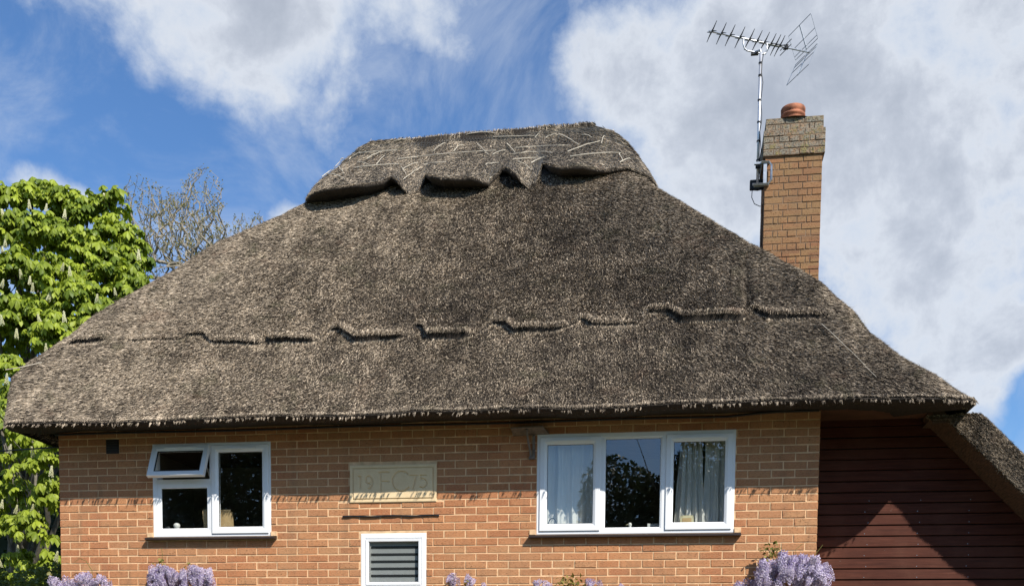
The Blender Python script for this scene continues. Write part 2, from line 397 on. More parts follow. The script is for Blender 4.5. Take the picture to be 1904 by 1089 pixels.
for row in range(Z0r, 17):
    z0, z1 = row * BH + J / 2, (row + 1) * BH - J / 2
    off = 0 if row % 2 == 0 else -.5                  # left end: whole brick on even courses, half on odd
    k = 0
    while True:
        a = (k + off) * BW; b = a + BW; k += 1
        if a >= WX1 - .02: break
        a = max(a, 0); b = min(b, WX1)
        segs = [(a + (J / 2 if a > 0 else 0), b - (J / 2 if b < WX1 else 0))]
        for o in opens + [plq, vent]:
            ns = []
            for (p, q) in segs:
                if min(z1, o[3]) - max(z0, o[2]) < .02 or q <= o[0] or p >= o[1]: ns.append((p, q)); continue
                if p < o[0] - .03: ns.append((p, o[0] - .004))
                if q > o[1] + .03: ns.append((o[1] + .004, q))
            segs = ns
        for (p, q) in segs:
            zz0, zz1 = z0, z1
            for o in opens + [plq, vent]:             # cut courses at heads and sills
                if q > o[0] and p < o[1]:
                    if zz0 < o[3] < zz1 : zz0 = o[3] + .003
                    if zz0 < o[2] < zz1 : zz1 = o[2] - .003
            if q - p > .02 and zz1 - zz0 > .012: bricks.append((p, q, zz0, zz1, row))
# merged pair above the plaque in the photo is ignored; the 300 that show largest become parts
def shown(b):
    p, q, z0, z1, row = b
    if z1 < -.38: return -1
    c = np.array([(p + q) / 2, 0, (z0 + z1) / 2]) - c_o; d = c @ c_f
    return (q - p) * (z1 - z0) / d ** 2 * (abs(c[1]) / d)
bricks.sort(key=shown, reverse=True)
for i, (p, q, z0, z1, row) in enumerate(bricks[:300]):
    V, F = brick_vf(p, q, z0, z1, random.uniform(-.0025, .0025), seed=i); mesh('brick', V, F, M['brick'], bwall)
V, F = join([brick_vf(p, q, z0, z1, random.uniform(-.0025, .0025), seed=i) for i, (p, q, z0, z1, row) in enumerate(bricks[300:])])
tag(mesh('brick_courses', V, F, M['brick'], bwall), kind='stuff')

# lead strip let into a bed joint over the small window
pts = [(3.20 + i * .0605, -.006 - .003 * math.sin(i * 1.7), 4.955 * BH + .004 * math.sin(i * .9) ) for i in range(18)]
V = []; F = []
for i, (x, y, z) in enumerate(pts):
    hh = .008 + .003 * math.sin(i * 2.3)
    V += [(x, .006, z + hh), (x, y - .012, z + hh * .6), (x, y - .012, z - hh), (x, .006, z - hh)]
    if i: b = i * 4; F += [(b - 4 + k, b - 4 + (k + 1) % 4, b + (k + 1) % 4, b + k) for k in range(4)]
mesh('damp_strip', V, F, M['black'], cot)

# ---- date plaque carved as a relief
def plaque():
    L, H = plq[1] - plq[0], plq[3] - plq[2]; nx, nz = 330, 138
    U = np.linspace(0, L, nx); W = np.linspace(0, H, nz); X, Z = np.meshgrid(U, W)
    def P(px, py):                                    # reading coordinates of the inscription
        top = 45 - 28 * (px - 20) / 1850; bot = 852 - 28 * (px - 20) / 1850
        return ((px - 18) / 1855 * L, H * (1 - (py - top) / (bot - top)))
    S = []
    def line(*p):
        q = [P(*a) for a in p]
        for a, b in zip(q, q[1:]): S.append((a, b))
    def arc(cx, cy, rx, ry, a0, a1, n=18):
        line(*[(cx + rx * math.cos(R(a0 + (a1 - a0) * i / n)), cy - ry * math.sin(R(a0 + (a1 - a0) * i / n))) for i in range(n + 1)])
    line((215, 293), (255, 293)); line((248, 295), (248, 550))
    arc(430, 365, 62, 82, 0, 360, 28); arc(400, 420, 112, 140, 35, -75, 16)
    line((650, 212), (865, 203)); line((685, 208), (690, 612)); line((688, 402), (855, 398))
    arc(1130, 400, 195, 212, 48, 322, 32)
    line((1310, 277), (1460, 272)); line((1450, 275), (1375, 560))
    line((1520, 272), (1645, 270)); line((1535, 272), (1528, 375)); arc(1575, 440, 90, 92, 118, -125, 20)
    D = np.zeros_like(X)
    for a, b in S:
        ax, az_ = a; bx, bz = b; vx, vz = bx - ax, bz - az_; tt = np.clip(((X - ax) * vx + (Z - az_) * vz) / (vx * vx + vz * vz + 1e-12), 0, 1)
        d = np.hypot(X - ax - tt * vx, Z - az_ - tt * vz); D = np.maximum(D, np.clip(1 - d / .0095, 0, 1) ** .6 * .015)
    ins = .037
    ed = np.minimum(np.minimum(X - ins, L - ins - X), np.minimum(Z - ins, H - ins - Z))
    D = np.maximum(D, np.where(np.abs(ed) < .0045, .012, 0))
    D += np.where(ed > 0, -.004, 0)
    rim = np.minimum(np.minimum(X, L - X), np.minimum(Z, H - Z)); D += np.where(rim < .004, .004, 0)
    V = np.stack([plq[0] + X, -.014 + D, plq[2] + Z], -1).reshape(-1, 3)
    i = np.arange(nz - 1)[:, None] * nx + np.arange(nx - 1)[None, :]; i = i.ravel()
    o = tris('date_plaque', V, M['stone'], cot, k=4, idx=np.stack([i, i + 1, i + nx + 1, i + nx], -1)); 
    o['label'] = 'cream stone plaque carved 19 FC 75'
    V2, F2 = box_vf(plq[0], plq[1], -.009, .02, plq[2], plq[3]); mesh('plaque_edge', V2, [F2[0], F2[1], F2[3], F2[4], F2[5]], M['stone'], o)
plaque()

# ---- air vent
vt = box('air_vent', (vent[0], vent[1], .0, .02, vent[2], vent[3]), M['black'], cot)
for i in range(5): box('louvre', (vent[0] + .012, vent[1] - .012, -.006, .006, vent[2] + .014 + i * .027, vent[2] + .026 + i * .027), M['sill'], vt)

# ---- windows
FR = .03                                              # frame face set this far behind the wall face... proud profile
def frame_prof(w_): return [(0, .06), (0, .004), (.004, .0), (w_ - .006, .0), (w_, .008), (w_, .06)]
def sash_prof(w_, y=-.014): return [(0, .03), (0, y + .004), (.004, y), (w_ * .62, y), (w_ * .72, y + .004), (w_ - .006, y + .012), (w_, y + .020), (w_, .05)]
def pane(parent, x0, x1, z0, z1, y=.016, seal=.004, name='pane'):
    V, F = sweep(x0, x1, z0, z1, [(0, y - .004), (seal, y - .004), (seal, y + .004)]); mesh('seal', V, F, M['seal'], parent)
    mesh(name, [(x0, y, z0), (x1, y, z0), (x1, y, z1), (x0, y, z1)], [(0, 1, 2, 3)], M['glass'], parent)
def trickle(parent, x0, x1, z, y=-.014):
    box('trickle_vent', (x0, x1, y - .014, y, z - .011, z + .011), M['upvc'], parent, .004)

# left window
wl = empty('window', (1.75, 0, .2)); wl.parent = cot; wl.matrix_parent_inverse = Matrix.Translation(-Vector(cot.location)); tag(wl, 'two light window with its top left vent sash open')
x0, x1, z0, z1 = opens[0]
V, F = join([sweep(x0, x1, z0, z1, frame_prof(.055)), box_vf(1.732, 1.774, .001, .058, z0 + .05, z1 - .05), box_vf(x0 + .05, 1.735, .002, .057, .744, .800)])
mesh('frame', V, F, M['upvc'], wl)
V, F = sweep(1.757, 2.388, .225, 1.145, sash_prof(.072)); mesh('sash', V, F, M['upvc'], wl)
pane(wl, 1.829, 2.316, .297, 1.073); trickle(wl, 1.90, 2.26, 1.108)
pane(wl, 1.141, 1.732, .252, .744, .02)
V, F = sweep(1.141, 1.732, .252, .744, [(-.004, .003), (.03, .006), (.036, .014), (.036, .03)]); mesh('glazing_bead', V, F, M['upvc'], wl)
# the open vent sash, hinged along its head
hz, th = 1.150, R(24); sh = .372
sv, sf = sweep(1.100, 1.738, hz - sh, hz, [(0, .03), (0, -.010), (.004, -.014), (.046, -.014), (.058, -.004), (.062, .006), (.062, .03), (0, .03)])
def swing(V):
    o = []
    for x, y, z in V:
        a, b = y - .0, z - hz
        o.append((x, a * math.cos(th) + b * math.sin(th) - .006, hz + b * math.cos(th) - a * math.sin(th)))
    return o
mesh('vent_sash', swing(sv), sf, M['upvc'], wl)
V, F = sweep(1.162, 1.676, hz - sh + .062, hz - .062, [(0, .004), (.010, .004), (.010, .012)]); mesh('seal', swing(V), F, M['seal'], wl)
mesh('pane', swing([(1.162, .008, hz - sh + .062), (1.676, .008, hz - sh + .062), (1.676, .008, hz - .062), (1.162, .008, hz - .062)]), [(0, 1, 2, 3)], M['glass'], wl)
V, F = box_vf(1.24, 1.60, -.026, -.014, hz - .040, hz - .024); mesh('trickle_vent', swing(V), F, M['upvc'], wl)
for xx in (1.115, 1.722):                            # friction stays
    V, F = tube([(xx, .02, .83), (xx, -.05, .92), (xx, -.03, 1.0)], .005, 5); mesh('stay', V, F, M['steel'], wl)
box('lock_plate', (1.15, 1.20, .0, .012, .802, .822), M['steel'], wl)

# large window
wb = empty('window', (6.2, 0, .2)); wb.parent = cot; wb.matrix_parent_inverse = Matrix.Translation(-Vector(cot.location)); tag(wb, 'wide three light window with curtains behind it')
x0, x1, z0, z1 = opens[1]
V, F = join([sweep(x0, x1, z0, z1, frame_prof(.05)), box_vf(5.842, 5.905, .001, .058, z0 + .045, z1 - .045), box_vf(6.482, 6.548, .001, .058, z0 + .045, z1 - .045)])
mesh('frame', V, F, M['upvc'], wb)
for a, b in ((5.262, 5.872), (6.520, 7.165)):
    V, F = sweep(a, b, .212, 1.142, sash_prof(.074)); mesh('sash', V, F, M['upvc'], wb); pane(wb, a + .074, b - .074, .286, 1.068)
    trickle(wb, a + .10, b - .10, 1.105)
V, F = sweep(5.905, 6.482, z0 + .046, z1 - .046, [(-.003, .003), (.012, .006), (.018, .014), (.018, .03)]); mesh('glazing_bead', V, F, M['upvc'], wb)
pane(wb, 5.921, 6.466, z0 + .062, z1 - .062, .02)

# small window
ws = empty('window', (3.74, 0, -.37)); ws.parent = cot; ws.matrix_parent_inverse = Matrix.Translation(-Vector(cot.location)); tag(ws, 'small window with a striped grey blind')
x0, x1, z0, z1 = opens[2]
V, F = sweep(x0, x1, z0, z1, [(0, .06), (0, .004), (.004, .0), (.046, .0), (.052, .010), (.056, -.004), (.080, -.002), (.086, .012), (.086, .05)]); mesh('frame', V, F, M['upvc'], ws)
pane(ws, x0 + .086, x1 - .086, z0 + .086, z1 - .072 - .014)

# sills
for (a, b, z) in ((1.02, 2.475, .197), (5.165, 7.262, .180)):
    V = [(a, .01, z - .002), (b, .01, z - .002), (b, -.062, z - .012), (a, -.062, z - .012), (a, .01, z - .034), (b, .01, z - .034), (b, -.062, z - .036), (a, -.062, z - .036), (a, -.072, z - .016), (b, -.072, z - .016), (b, -.072, z - .034), (a, -.072, z - .034)]
    F = [(0, 3, 2, 1), (3, 8, 9, 2), (8, 11, 10, 9), (11, 7, 6, 10), (7, 4, 5, 6), (0, 4, 7, 11, 8, 3), (1, 2, 9, 10, 6, 5)]
    s = mesh('window_sill', V, F, M['sill'], cot)
    for xx in (a, b - .062): box('mortar_fillet', (xx, xx + .062, -.012, .01, z + .0, z + .046), M['mortar'], s)

# interior: one dim box per room
def room(x0, x1, z0, z1, d=2.6):
    V, F = box_vf(x0, x1, .075, d, z0, z1)
    F = [tuple(reversed(f)) for i, f in enumerate(F) if i != 2]
    return V, F
for (a, b, c_, d_, nm) in ((.5, 3.15, -.4, 1.4, ''), (4.6, 7.85, -.4, 1.4, ''), (3.2, 4.4, -.9, .45, '')):
    V, F = room(a, b, c_, d_, 2.2); mesh('room', V, F, M['room'], cot)
def ledge(a, b, z): box('window_board', (a, b, .062, .24, z - .02, z), M['upvc'], cot)
ledge(1.09, 2.41, .215); ledge(5.24, 7.19, .200)

# ---- things seen through the windows
def curtain(x0, x1, y, z0, z1, amp, n, label, flare=0):
    N = 120; V = []; F = []
    for j in range(9):
        z = z0 + (z1 - z0) * j / 8; k = 1 - j / 8
        for i in range(N + 1):
            s = i / N; xx = x0 + (x1 - x0) * s + flare * k * (s - .5) + .004 * math.sin(j * 1.3 + i * .2)
            V.append((xx, y + amp * (math.sin(s * n * 2 * math.pi + .6 * math.sin(s * 9)) + .35 * math.sin(s * n * 4.7 * math.pi + j * .1)), z))
    for j in range(8):
        for i in range(N): b = j * (N + 1) + i; F.append((b, b + 1, b + N + 2, b + N + 1))
    o = mesh('curtain', V, F, M['curtain'], None, True); tag(o, label, 'curtain', 'curtains in the large window'); return o
curtain(5.25, 5.83, .15, .21, 1.17, .022, 5, 'pale grey curtain filling the left light of the wide window', .04)
curtain(6.66, 6.86, .16, .21, 1.17, .022, 4, 'gathered pale curtain behind the left half of the right-hand light', .12)
curtain(6.90, 7.18, .17, .21, 1.17, .010, 4, 'flat sheer drape at the far right edge of the wide window', 0)
# striped blind
bl = tag(empty('roller_blind', (3.74, .05, -.36)), 'grey striped day and night blind inside the small window', 'blind')
box('light_band', (3.470, 4.03, .050, .053, .085, .13), M['blind'], bl)
z = .085
for i in range(7):
    box('dark_band', (3.480, 4.03, .047, .050, z - .026, z), M['blind_d'], bl); box('light_band', (3.485, 4.00, .050, .053, z - .073, z - .020), M['blind'], bl); z -= .073
V, F = tube([(3.487, .036, .12), (3.487, .036, -.36)], .0022, 5); mesh('pull_chain', V, F, M['china'], bl)
# left window sill objects
bg_ = tag(empty('cardboard_box', (1.77, .15, .215)), 'upright brown card box on the sill of the left window', 'box')
V = [(1.62, .10, .215), (1.93, .10, .215), (1.93, .17, .215), (1.62, .17, .215), (1.60, .10, .475), (1.915, .10, .475), (1.915, .17, .475), (1.60, .17, .475)]
_, F = box_vf(0, 1, 0, 1, 0, 1); mesh('carton', V, F, M['paper'], bg_); mesh('flap', [(1.60, .098, .475), (1.915, .098, .475), (1.915, .12, .50), (1.60, .12, .50)], [(0, 1, 2, 3)], M['paper'], bg_)
br = tag(empty('shaving_brush', (1.29, .13, .215)), 'pale round-headed brush standing on the left window sill', 'brush')
V, F = lathe(1.29, .13, [(.0, .215), (.017, .215), (.017, .235), (.010, .262), (.016, .278), (.013, .288)], 16); mesh('handle', V, F, M['steel'], br, True)
V, F = lathe(1.29, .13, [(.012, .286), (.026, .302), (.036, .328), (.034, .348), (.020, .360), (0, .364)], 16); mesh('bristles', V, F, M['china'], br, True)
V, F = lathe(1.535, .12, [(0, .215), (.024, .215), (.027, .262), (.024, .262), (.021, .222), (0, .222)], 16); tag(mesh('tumbler', V, F, M['teal'], None, True), 'small teal glass on the left window sill', 'glass')
ph = tag(empty('soap_pump', (1.205, .12, .215)), 'dark slender pump bottle in the corner of the left window', 'bottle')
V, F = lathe(1.205, .12, [(0, .215), (.016, .215), (.016, .275), (.006, .290), (.006, .305)], 12); mesh('bottle_body', V, F, M['seal'], ph, True)
V, F = tube([(1.205, .12, .30), (1.205, .12, .322), (1.180, .12, .318)], .005, 6); mesh('spout', V, F, M['steel'], ph)
# large window sill objects
fg = tag(empty('figurine', (6.17, .11, .2)), 'small white bird figurine on the sill of the wide window', 'figurine')
V, F = lathe(6.17, .11, [(0, .20), (.030, .20), (.033, .226), (.020, .252), (.011, .262), (.017, .274), (.019, .288), (.012, .302), (0, .306)], 16); mesh('bird_body', V, F, M['china'], fg, True)
V, F = tube([(6.152, .10, .286), (6.130, .098, .280)], .006, 6, .001); mesh('beak', V, F, M['cream'], fg)
V, F = tube([(6.02 + .05 * math.cos(a), .10, .215 + .03 * math.sin(a)) for a in np.linspace(.3, 2.9, 9)], .005, 6); tag(mesh('china_ring', V, F, M['china'], None, True), 'small white curved ornament left of the bird figurine', 'ornament')
wc = tag(empty('white_box', (6.39, .12, .2)), 'small white carton with a grey side on the wide window sill', 'box')
box('carton', (6.345, 6.37, .10, .17, .2, .292), M['china'], wc); box('side_panel', (6.37, 6.46, .102, .168, .2, .290), M['blind'], wc)
cd = tag(empty('greeting_card', (6.75, .11, .2)), 'cream card with a bordered front standing in the right light', 'card')
V = [(6.66, .10, .20), (6.81, .10, .20), (6.80, .13, .372), (6.67, .13, .372), (6.66, .106, .20), (6.81, .106, .20), (6.80, .136, .372), (6.67, .136, .372)]
mesh('card_front', V, [(0, 1, 2, 3), (7, 6, 5, 4), (3, 2, 6, 7), (0, 3, 7, 4), (1, 5, 6, 2)], M['cream'], cd)
mesh('border', [(6.685, .1005, .225), (6.785, .1005, .225), (6.779, .1215, .345), (6.691, .1215, .345)], [(0, 1, 2, 3)], M['paper'], cd)
hb = tag(empty('wicker_basket', (5.38, .10, .2)), 'dark looped basket handle in the corner of the wide window', 'basket')
V, F = tube([(5.385 + .042 * math.cos(a), .09, .285 + .07 * math.sin(a)) for a in np.linspace(-.2, 3.3, 12)], .006, 6); mesh('handle', V, F, M['seal'], hb, True)
V, F = lathe(5.385, .10, [(0, .2), (.04, .2), (.05, .262), (.045, .262), (.036, .21), (0, .21)], 14); mesh('basket_body', V, F, M['oldwood'], hb)

# ---- bracket shelf by the wide window
bs = tag(empty('bracket_shelf', (5.16, 0, .98)), 'small weathered wooden shelf on a bracket left of the wide window', 'shelf')
V = [(4.985, -.16, 1.250), (5.335, -.10, 1.285), (5.335, .0, 1.240), (4.985, .0, 1.225)]
V = [(4.985, -.145, 1.205), (5.30, -.145, 1.213), (5.352, .0, 1.172), (4.985, .0, 1.164)]
V = V + [(a, b, c + .014) for a, b, c in V]; mesh('shelf_board', V, [(0, 3, 2, 1), (4, 5, 6, 7), (0, 1, 5, 4), (1, 2, 6, 5), (2, 3, 7, 6), (3, 0, 4, 7)], M['oldwood'], bs)
V, F = tube([(5.14, -.125, 1.195), (5.150, -.085, 1.10), (5.165, -.03, 1.0), (5.168, -.012, .955)], .013, 6, .011); mesh('brace', V, F, M['oldwood'], bs)
box('back_post', (5.185, 5.212, -.02, .0, .955, 1.165), M['oldwood'], bs, .003); box('foot', (5.150, 5.212, -.032, .0, .925, .955), M['oldwood'], bs, .003)

# ------------------------------------------------------------------ thatched roof
K = 1.06; YE, ZE = -.55, 1.30; YC = 3.5
zt = np.array([1.24, 1.29, 1.57, 1.91, 2.10, 2.53, 3.46, 4.06, 4.43, 4.80, 5.3, 5.62])
def tr_(px_, dy_=.06):                               # trace of a hip: sight line against the front slope moved back by dy_
    out = []
    for (x, y) in px_:
        d = ray(x, y); tt = (ZE + K * (c_o[1] - YE - dy_) - c_o[2]) / (d[2] - K * d[1]); out.append(c_o + tt * d)
    return np.array(out)
HL = tr_([(2, 796), (8, 750), (18, 706), (48, 676), (130, 628), (220, 562), (300, 517), (400, 455), (500, 412), (575, 376), (640, 330)], .10)
HR = tr_([(1848, 753), (1756, 694), (1680, 655), (1622, 615), (1590, 572), (1530, 524), (1425, 466), (1300, 394), (1222, 344), (1180, 300)], .08)
HL = np.vstack([HL, [[2.25, 3.4, 5.7]]]); HR = np.vstack([HR, [[5.6, 3.4, 5.7]]])
HL = HL[np.argsort(HL[:, 2])]; HR = HR[np.argsort(HR[:, 2])]
XL = lambda z: np.interp(z, HL[:, 2], HL[:, 0]); XR = lambda z: np.interp(z, HR[:, 2], HR[:, 0])
def yfront(z): return YE + (z - ZE) / K
def snoise(x, z, s, seed=0):
    """cheap smooth value noise"""
    r = np.random.default_rng(seed); G = r.random((64, 64)); x = x * s; z = z * s
    xi = np.floor(x).astype(int); zi = np.floor(z).astype(int); fx = x - xi; fz = z - zi; fx = fx * fx * (3 - 2 * fx); fz = fz * fz * (3 - 2 * fz)
    g = lambda i, j: G[i % 64, j % 64]
    return (g(xi, zi) * (1 - fx) + g(xi + 1, zi) * fx) * (1 - fz) + (g(xi, zi + 1) * (1 - fx) + g(xi + 1, zi + 1) * fx) * fz - .5
# the stepped ledge: (x, z, strength)
LG = np.array([(-.6, 2.36, 0), (-.15, 2.36, .1), (-.05, 2.38, .8), (.25, 2.40, .8), (.35, 2.42, 0), (.75, 2.39, .35), (1.2, 2.40, .35), (1.25, 2.46, .5), (1.45, 2.44, .7), (1.6, 2.31, .7), (2.1, 2.27, .8), (2.2, 2.29, .1), (2.22, 2.42, .5), (2.25, 2.30, 1), (2.72, 2.27, 1), (2.8, 2.29, .05),
               (2.88, 2.45, .4), (3.0, 2.43, 1), (3.22, 2.27, 1.2), (3.70, 2.28, 1), (3.80, 2.32, .05), (3.83, 2.47, .5), (3.93, 2.42, 1), (4.0, 2.28, 1.2), (4.42, 2.27, 1.2), (4.5, 2.3, .05), (4.68, 2.44, .6), (4.82, 2.40, 1), (4.93, 2.27, 1), (5.4, 2.29, .8), (5.5, 2.32, .1), (5.62, 2.40, .6), (5.72, 2.32, .8), (6.2, 2.32, .3), (6.3, 2.48, .6), (6.5, 2.47, 1), (6.65, 2.34, 1.2), (7.22, 2.33, 1.2), (7.28, 2.38, .3), (7.36, 2.47, .8), (7.5, 2.36, 1), (8.0, 2.36, .7), (8.15, 2.4, 0), (9.5, 2.4, 0)])
def ledge_h(x, z):
    zl = np.interp(x, LG[:, 0], LG[:, 1]); am = np.interp(x, LG[:, 0], LG[:, 2])
    zl = zl + .02 * snoise(x, x * 0, 6, 4)
    d = z - zl
    up = np.where(d >= 0, np.exp(-np.clip(d, 0, 9) / .55), 0)
    return .075 * am * up
def cornerr(z, side):
    if side == 'L': return np.interp(z, [1.3, 2.2, 3.5, 5.6], [.26, .24, .22, .35])
    return np.interp(z, [1.3, 2.2, 3.5, 5.6], [.34, .28, .22, .35])
NRM = np.array([0, -K, 1]) / math.hypot(K, 1)
def roof_pt(x, z, extra=0.0):
    """front slope; x, z arrays -> points. x runs in the plan between the two hips"""
    xl = XL(z); xr = XR(z); y = yfront(z)
    rl = cornerr(z, 'L'); rr = cornerr(z, 'R')
    el_ = np.clip(x - xl, 0, None); er = np.clip(xr - x, 0, None)
    y = y + np.where(el_ < rl, (rl - np.sqrt(np.clip(rl ** 2 - (rl - el_) ** 2, 0, None))) * .9, 0)
    y = y + np.where(er < rr, (rr - np.sqrt(np.clip(rr ** 2 - (rr - er) ** 2, 0, None))) * .9, 0)
    h = ledge_h(x, z) + .05 * snoise(x, z, 1.2, 1) + .028 * snoise(x, z, 3.4, 2) + .012 * snoise(x, z, 9, 3) + extra
    sag = .05 * np.sin(np.clip((z - 1.3) / 4.2, 0, 1) * math.pi)            # slight belly
    P = np.stack([x, y, z], -1) + NRM * (h - .0 * sag)[..., None]
    return P
def eave_z(x):                                        # the lower edge wanders a little
    return ZE - .012 + .016 * snoise(x, x * 0, 1.1, 8) + .008 * snoise(x, x * 0, 3.7, 9)

def roof_mesh():
    NU = 560; rows = [1.3 + i * .0115 for i in range(0, 118)] + list(np.linspace(2.67, 5.28, 100))
    V = []; U = np.linspace(0, 1, NU); U = U + .0 * U
    U = .5 - .5 * np.cos(U * math.pi) * (0.35) - (U * 0) + (U - .5) * .65     # denser near the hips
    U = (U - U[0]) / (U[-1] - U[0])
    for z in rows:
        za = np.full(NU, z); x = XL(za) + U * (XR(za) - XL(za))
        zz = za + (eave_z(x) - ZE) * np.clip(1 - (z - 1.3) / .5, 0, 1); V.append(roof_pt(x, zz))
    G = np.array(V); nr = len(rows)
    V = G.reshape(-1, 3); i = (np.arange(nr - 1)[:, None] * NU + np.arange(NU - 1)[None]).ravel()
    idx = np.stack([i, i + 1, i + NU + 1, i + NU], -1)
    Vs = [V]; Is = [idx]; base = len(V)
    # sides and back, coarser, row by row
    def strip(A, B, n=14):
        nonlocal base
        s = np.linspace(0, 1, n)[None, :, None]; S = A[:, None] * (1 - s) + B[:, None] * s
        S[:, 1:-1] += (rng.random(S[:, 1:-1].shape) - .5) * .02
        k = S.shape[0]; Vs.append(S.reshape(-1, 3)); j = (np.arange(k - 1)[:, None] * n + np.arange(n - 1)[None]).ravel()
        Is.append(np.stack([j, j + 1, j + n + 1, j + n], -1) + base); base += k * n
    sel = np.r_[0:118:6, 118:nr:4, nr - 1]
    FL = G[sel, 0]; FRt = G[sel, -1]
    mir = lambda P: P * np.array([1, -1, 1]) + np.array([0, 2 * YC, 0])
    strip(mir(FL), FL); strip(FRt, mir(FRt)); strip(mir(FRt), mir(FL), 30)
    # rounded butt edge and underside back to the walls
    E0 = G[0]; n = len(E0)
    ins = lambda P, d, dz, : np.stack([np.clip(P[:, 0], -9, 99) + np.interp(P[:, 0], [-.3, .6, 8.3, 9.3], [d, 0, 0, -d]), P[:, 1] + d, P[:, 2] + dz], -1)
    L = [E0, ins(E0, .022, -.022), ins(E0, .07, -.026), ins(E0, .30, .012), ins(E0, .62, .05)]
    A = np.array(L); Vs.append(A.reshape(-1, 3)); j = (np.arange(4)[:, None] * n + np.arange(n - 1)[None]).ravel()
    Is.append(np.stack([j + n, j + n + 1, j + 1, j], -1) + base); base += A.shape[0] * n
    return np.vstack(Vs), np.vstack(Is), G
RV, RI, RG = roof_mesh()
thatch = tris('thatched_roof', RV, M['thatch'], cot, k=4, idx=RI, smooth=False); tag(thatch, 'weathered grey-brown thatch with a wavy stepped ledge')
# closing board under the sides so that no sky shows between thatch and walls
V, F = box_vf(.0, 9.15, .02, 7.0, 1.345, 1.40); mesh('ceiling_deck', V, F, M['soffit'], cot)
for k in range(4):                                    # soffit boards, each one its own length
    a, b = (-.02, 2.35, 4.72, 6.6, WX1 + .02)[k:k + 2]
    box('soffit_board', (a + .003, b - .003, -.26, -.005, 1.352, 1.372), M['soffit'], cot, .002)
box('wall_plate', (-.02, WX1 + .01, -.022, .0, WTOP + .002, WTOP + .05), M['soffit'], cot)

# ---- straw: one blade per few square centimetres
def blades(name, P, D, Nn, L, Wd, parent, m, rnd=None):
    n = len(P); side = np.cross(D, Nn); side /= np.linalg.norm(side, axis=1)[:, None] + 1e-9
    # twist each blade about its own axis
    an = rng.normal(0, .7, n)[:, None]; side = side * np.cos(an) + np.cross(D, side) * np.sin(an)
    a = P - D * (L * .45)[:, None]; b = P + D * (L * .55)[:, None]
    V = np.empty((n, 3, 3)); V[:, 0] = a - side * (Wd / 2)[:, None]; V[:, 1] = a + side * (Wd / 2)[:, None]; V[:, 2] = b
    V[:, 2] += side * 0
    r = rng.random(n) if rnd is None else rnd
    o = tris(name, V, m, parent, attr=np.repeat(r, 3)); tag(o, kind='stuff'); return o
def front_straw(n):
    u = rng.random(n); z = 1.3 + (5.25 - 1.3) * (1 - np.sqrt(1 - rng.random(n) * .86)) / (1 - math.sqrt(.14))
    z = 1.3 + (z - 1.3)
    x = XL(z) + u * (XR(z) - XL(z)); keep = (z > eave_z(x)) & (z < 5.0 + .0 * x)
    x, z = x[keep], z[keep]
    P = roof_pt(x, z, 0); e = .02
    # local frame by differences
    dz = P - roof_pt(np.clip(x, XL(z), XR(z)), z + .03); down = dz / (np.linalg.norm(dz, axis=1)[:, None] + 1e-9)
    x2 = np.clip(x + e, XL(z), XR(z)); x1_ = np.clip(x - e, XL(z), XR(z)); tx = roof_pt(x2, z) - roof_pt(x1_, z); tx /= np.linalg.norm(tx, axis=1)[:, None] + 1e-9
    nrm = np.cross(tx, -down); nrm /= np.linalg.norm(nrm, axis=1)[:, None] + 1e-9
    dl = x - XL(z); dr = XR(z) - x
    lat = -1.6 * np.exp(-(dl / 1.5) ** 1.3) + 1.35 * np.exp(-(dr / 1.35) ** 1.3) + .35 * snoise(x, z, 1.6, 21)
    k = len(P)
    D = down + tx * (lat + rng.normal(0, .22, k))[:, None] + nrm * (rng.normal(.42, .18, k))[:, None]
    D /= np.linalg.norm(D, axis=1)[:, None]
    return P, D, nrm
P, D, Nn = front_straw(900000)
k = len(P); Ls = rng.uniform(.026, .060, k); Wd = rng.uniform(.0045, .009, k)
P = P + Nn * rng.uniform(-.006, .012, k)[:, None]
blades('straw', P, D, Nn, Ls, Wd, thatch, M['straw'])
# longer loose stalks and eave fringe
P, D, Nn = front_straw(3500); k = len(P); D = D + rng.normal(0, .18, D.shape); D /= np.linalg.norm(D, axis=1)[:, None]
blades('loose_straw', P + Nn * .02, D, Nn, rng.uniform(.10, .2, k), rng.uniform(.003, .005, k), thatch, M['straw'], rng.uniform(.4, .9, k))
def fringe(n):
    s = rng.random(n); E = RG[0]; i = s * (len(E) - 1.001); j = i.astype(int); f = (i - j)[:, None]; P = E[j] * (1 - f) + E[j + 1] * f
    tx = E[j + 1] - E[j]; tx /= np.linalg.norm(tx, axis=1)[:, None]
    out_ = np.cross(tx, [0, 0, 1.]); out_ /= np.linalg.norm(out_, axis=1)[:, None]
    cl_ = .55 + 1.6 * np.abs(snoise(P[:, 0], P[:, 0] * 0, 9, 31)) + 1.5 * snoise(P[:, 0], P[:, 0] * 0, 30, 32)
    back = rng.random(n) ** 1.3
    P = P - out_ * (back * .12)[:, None]; P[:, 2] += .03 - back * .045 + .0 * cl_
    D = out_ * .62 + np.array([0, 0, -.72]) + tx * rng.normal(0, .25, n)[:, None] + rng.normal(0, .08, (n, 3))
    D /= np.linalg.norm(D, axis=1)[:, None]
    return P, D, np.tile([0, -.7, .7], (n, 1)), np.clip(cl_, .3, 2.0)
P, D, Nn, cl_ = fringe(60000)
blades('eave_straw', P, D, Nn, rng.uniform(.02, .05, len(P)) * cl_, rng.uniform(.004, .009, len(P)), thatch, M['straw'])
nc = 330; P, D, Nn, cl_ = fringe(nc); E = RG[0]; P = E[np.sort(rng.integers(0, len(E) - 1, nc))] + np.array([0, -.004, -.012]); Lc = rng.uniform(.018, .05, nc)
D = np.tile([0, -.66, -.75], (nc, 1)) + rng.normal(0, .13, (nc, 3)); tipc = P + D * Lc[:, None]
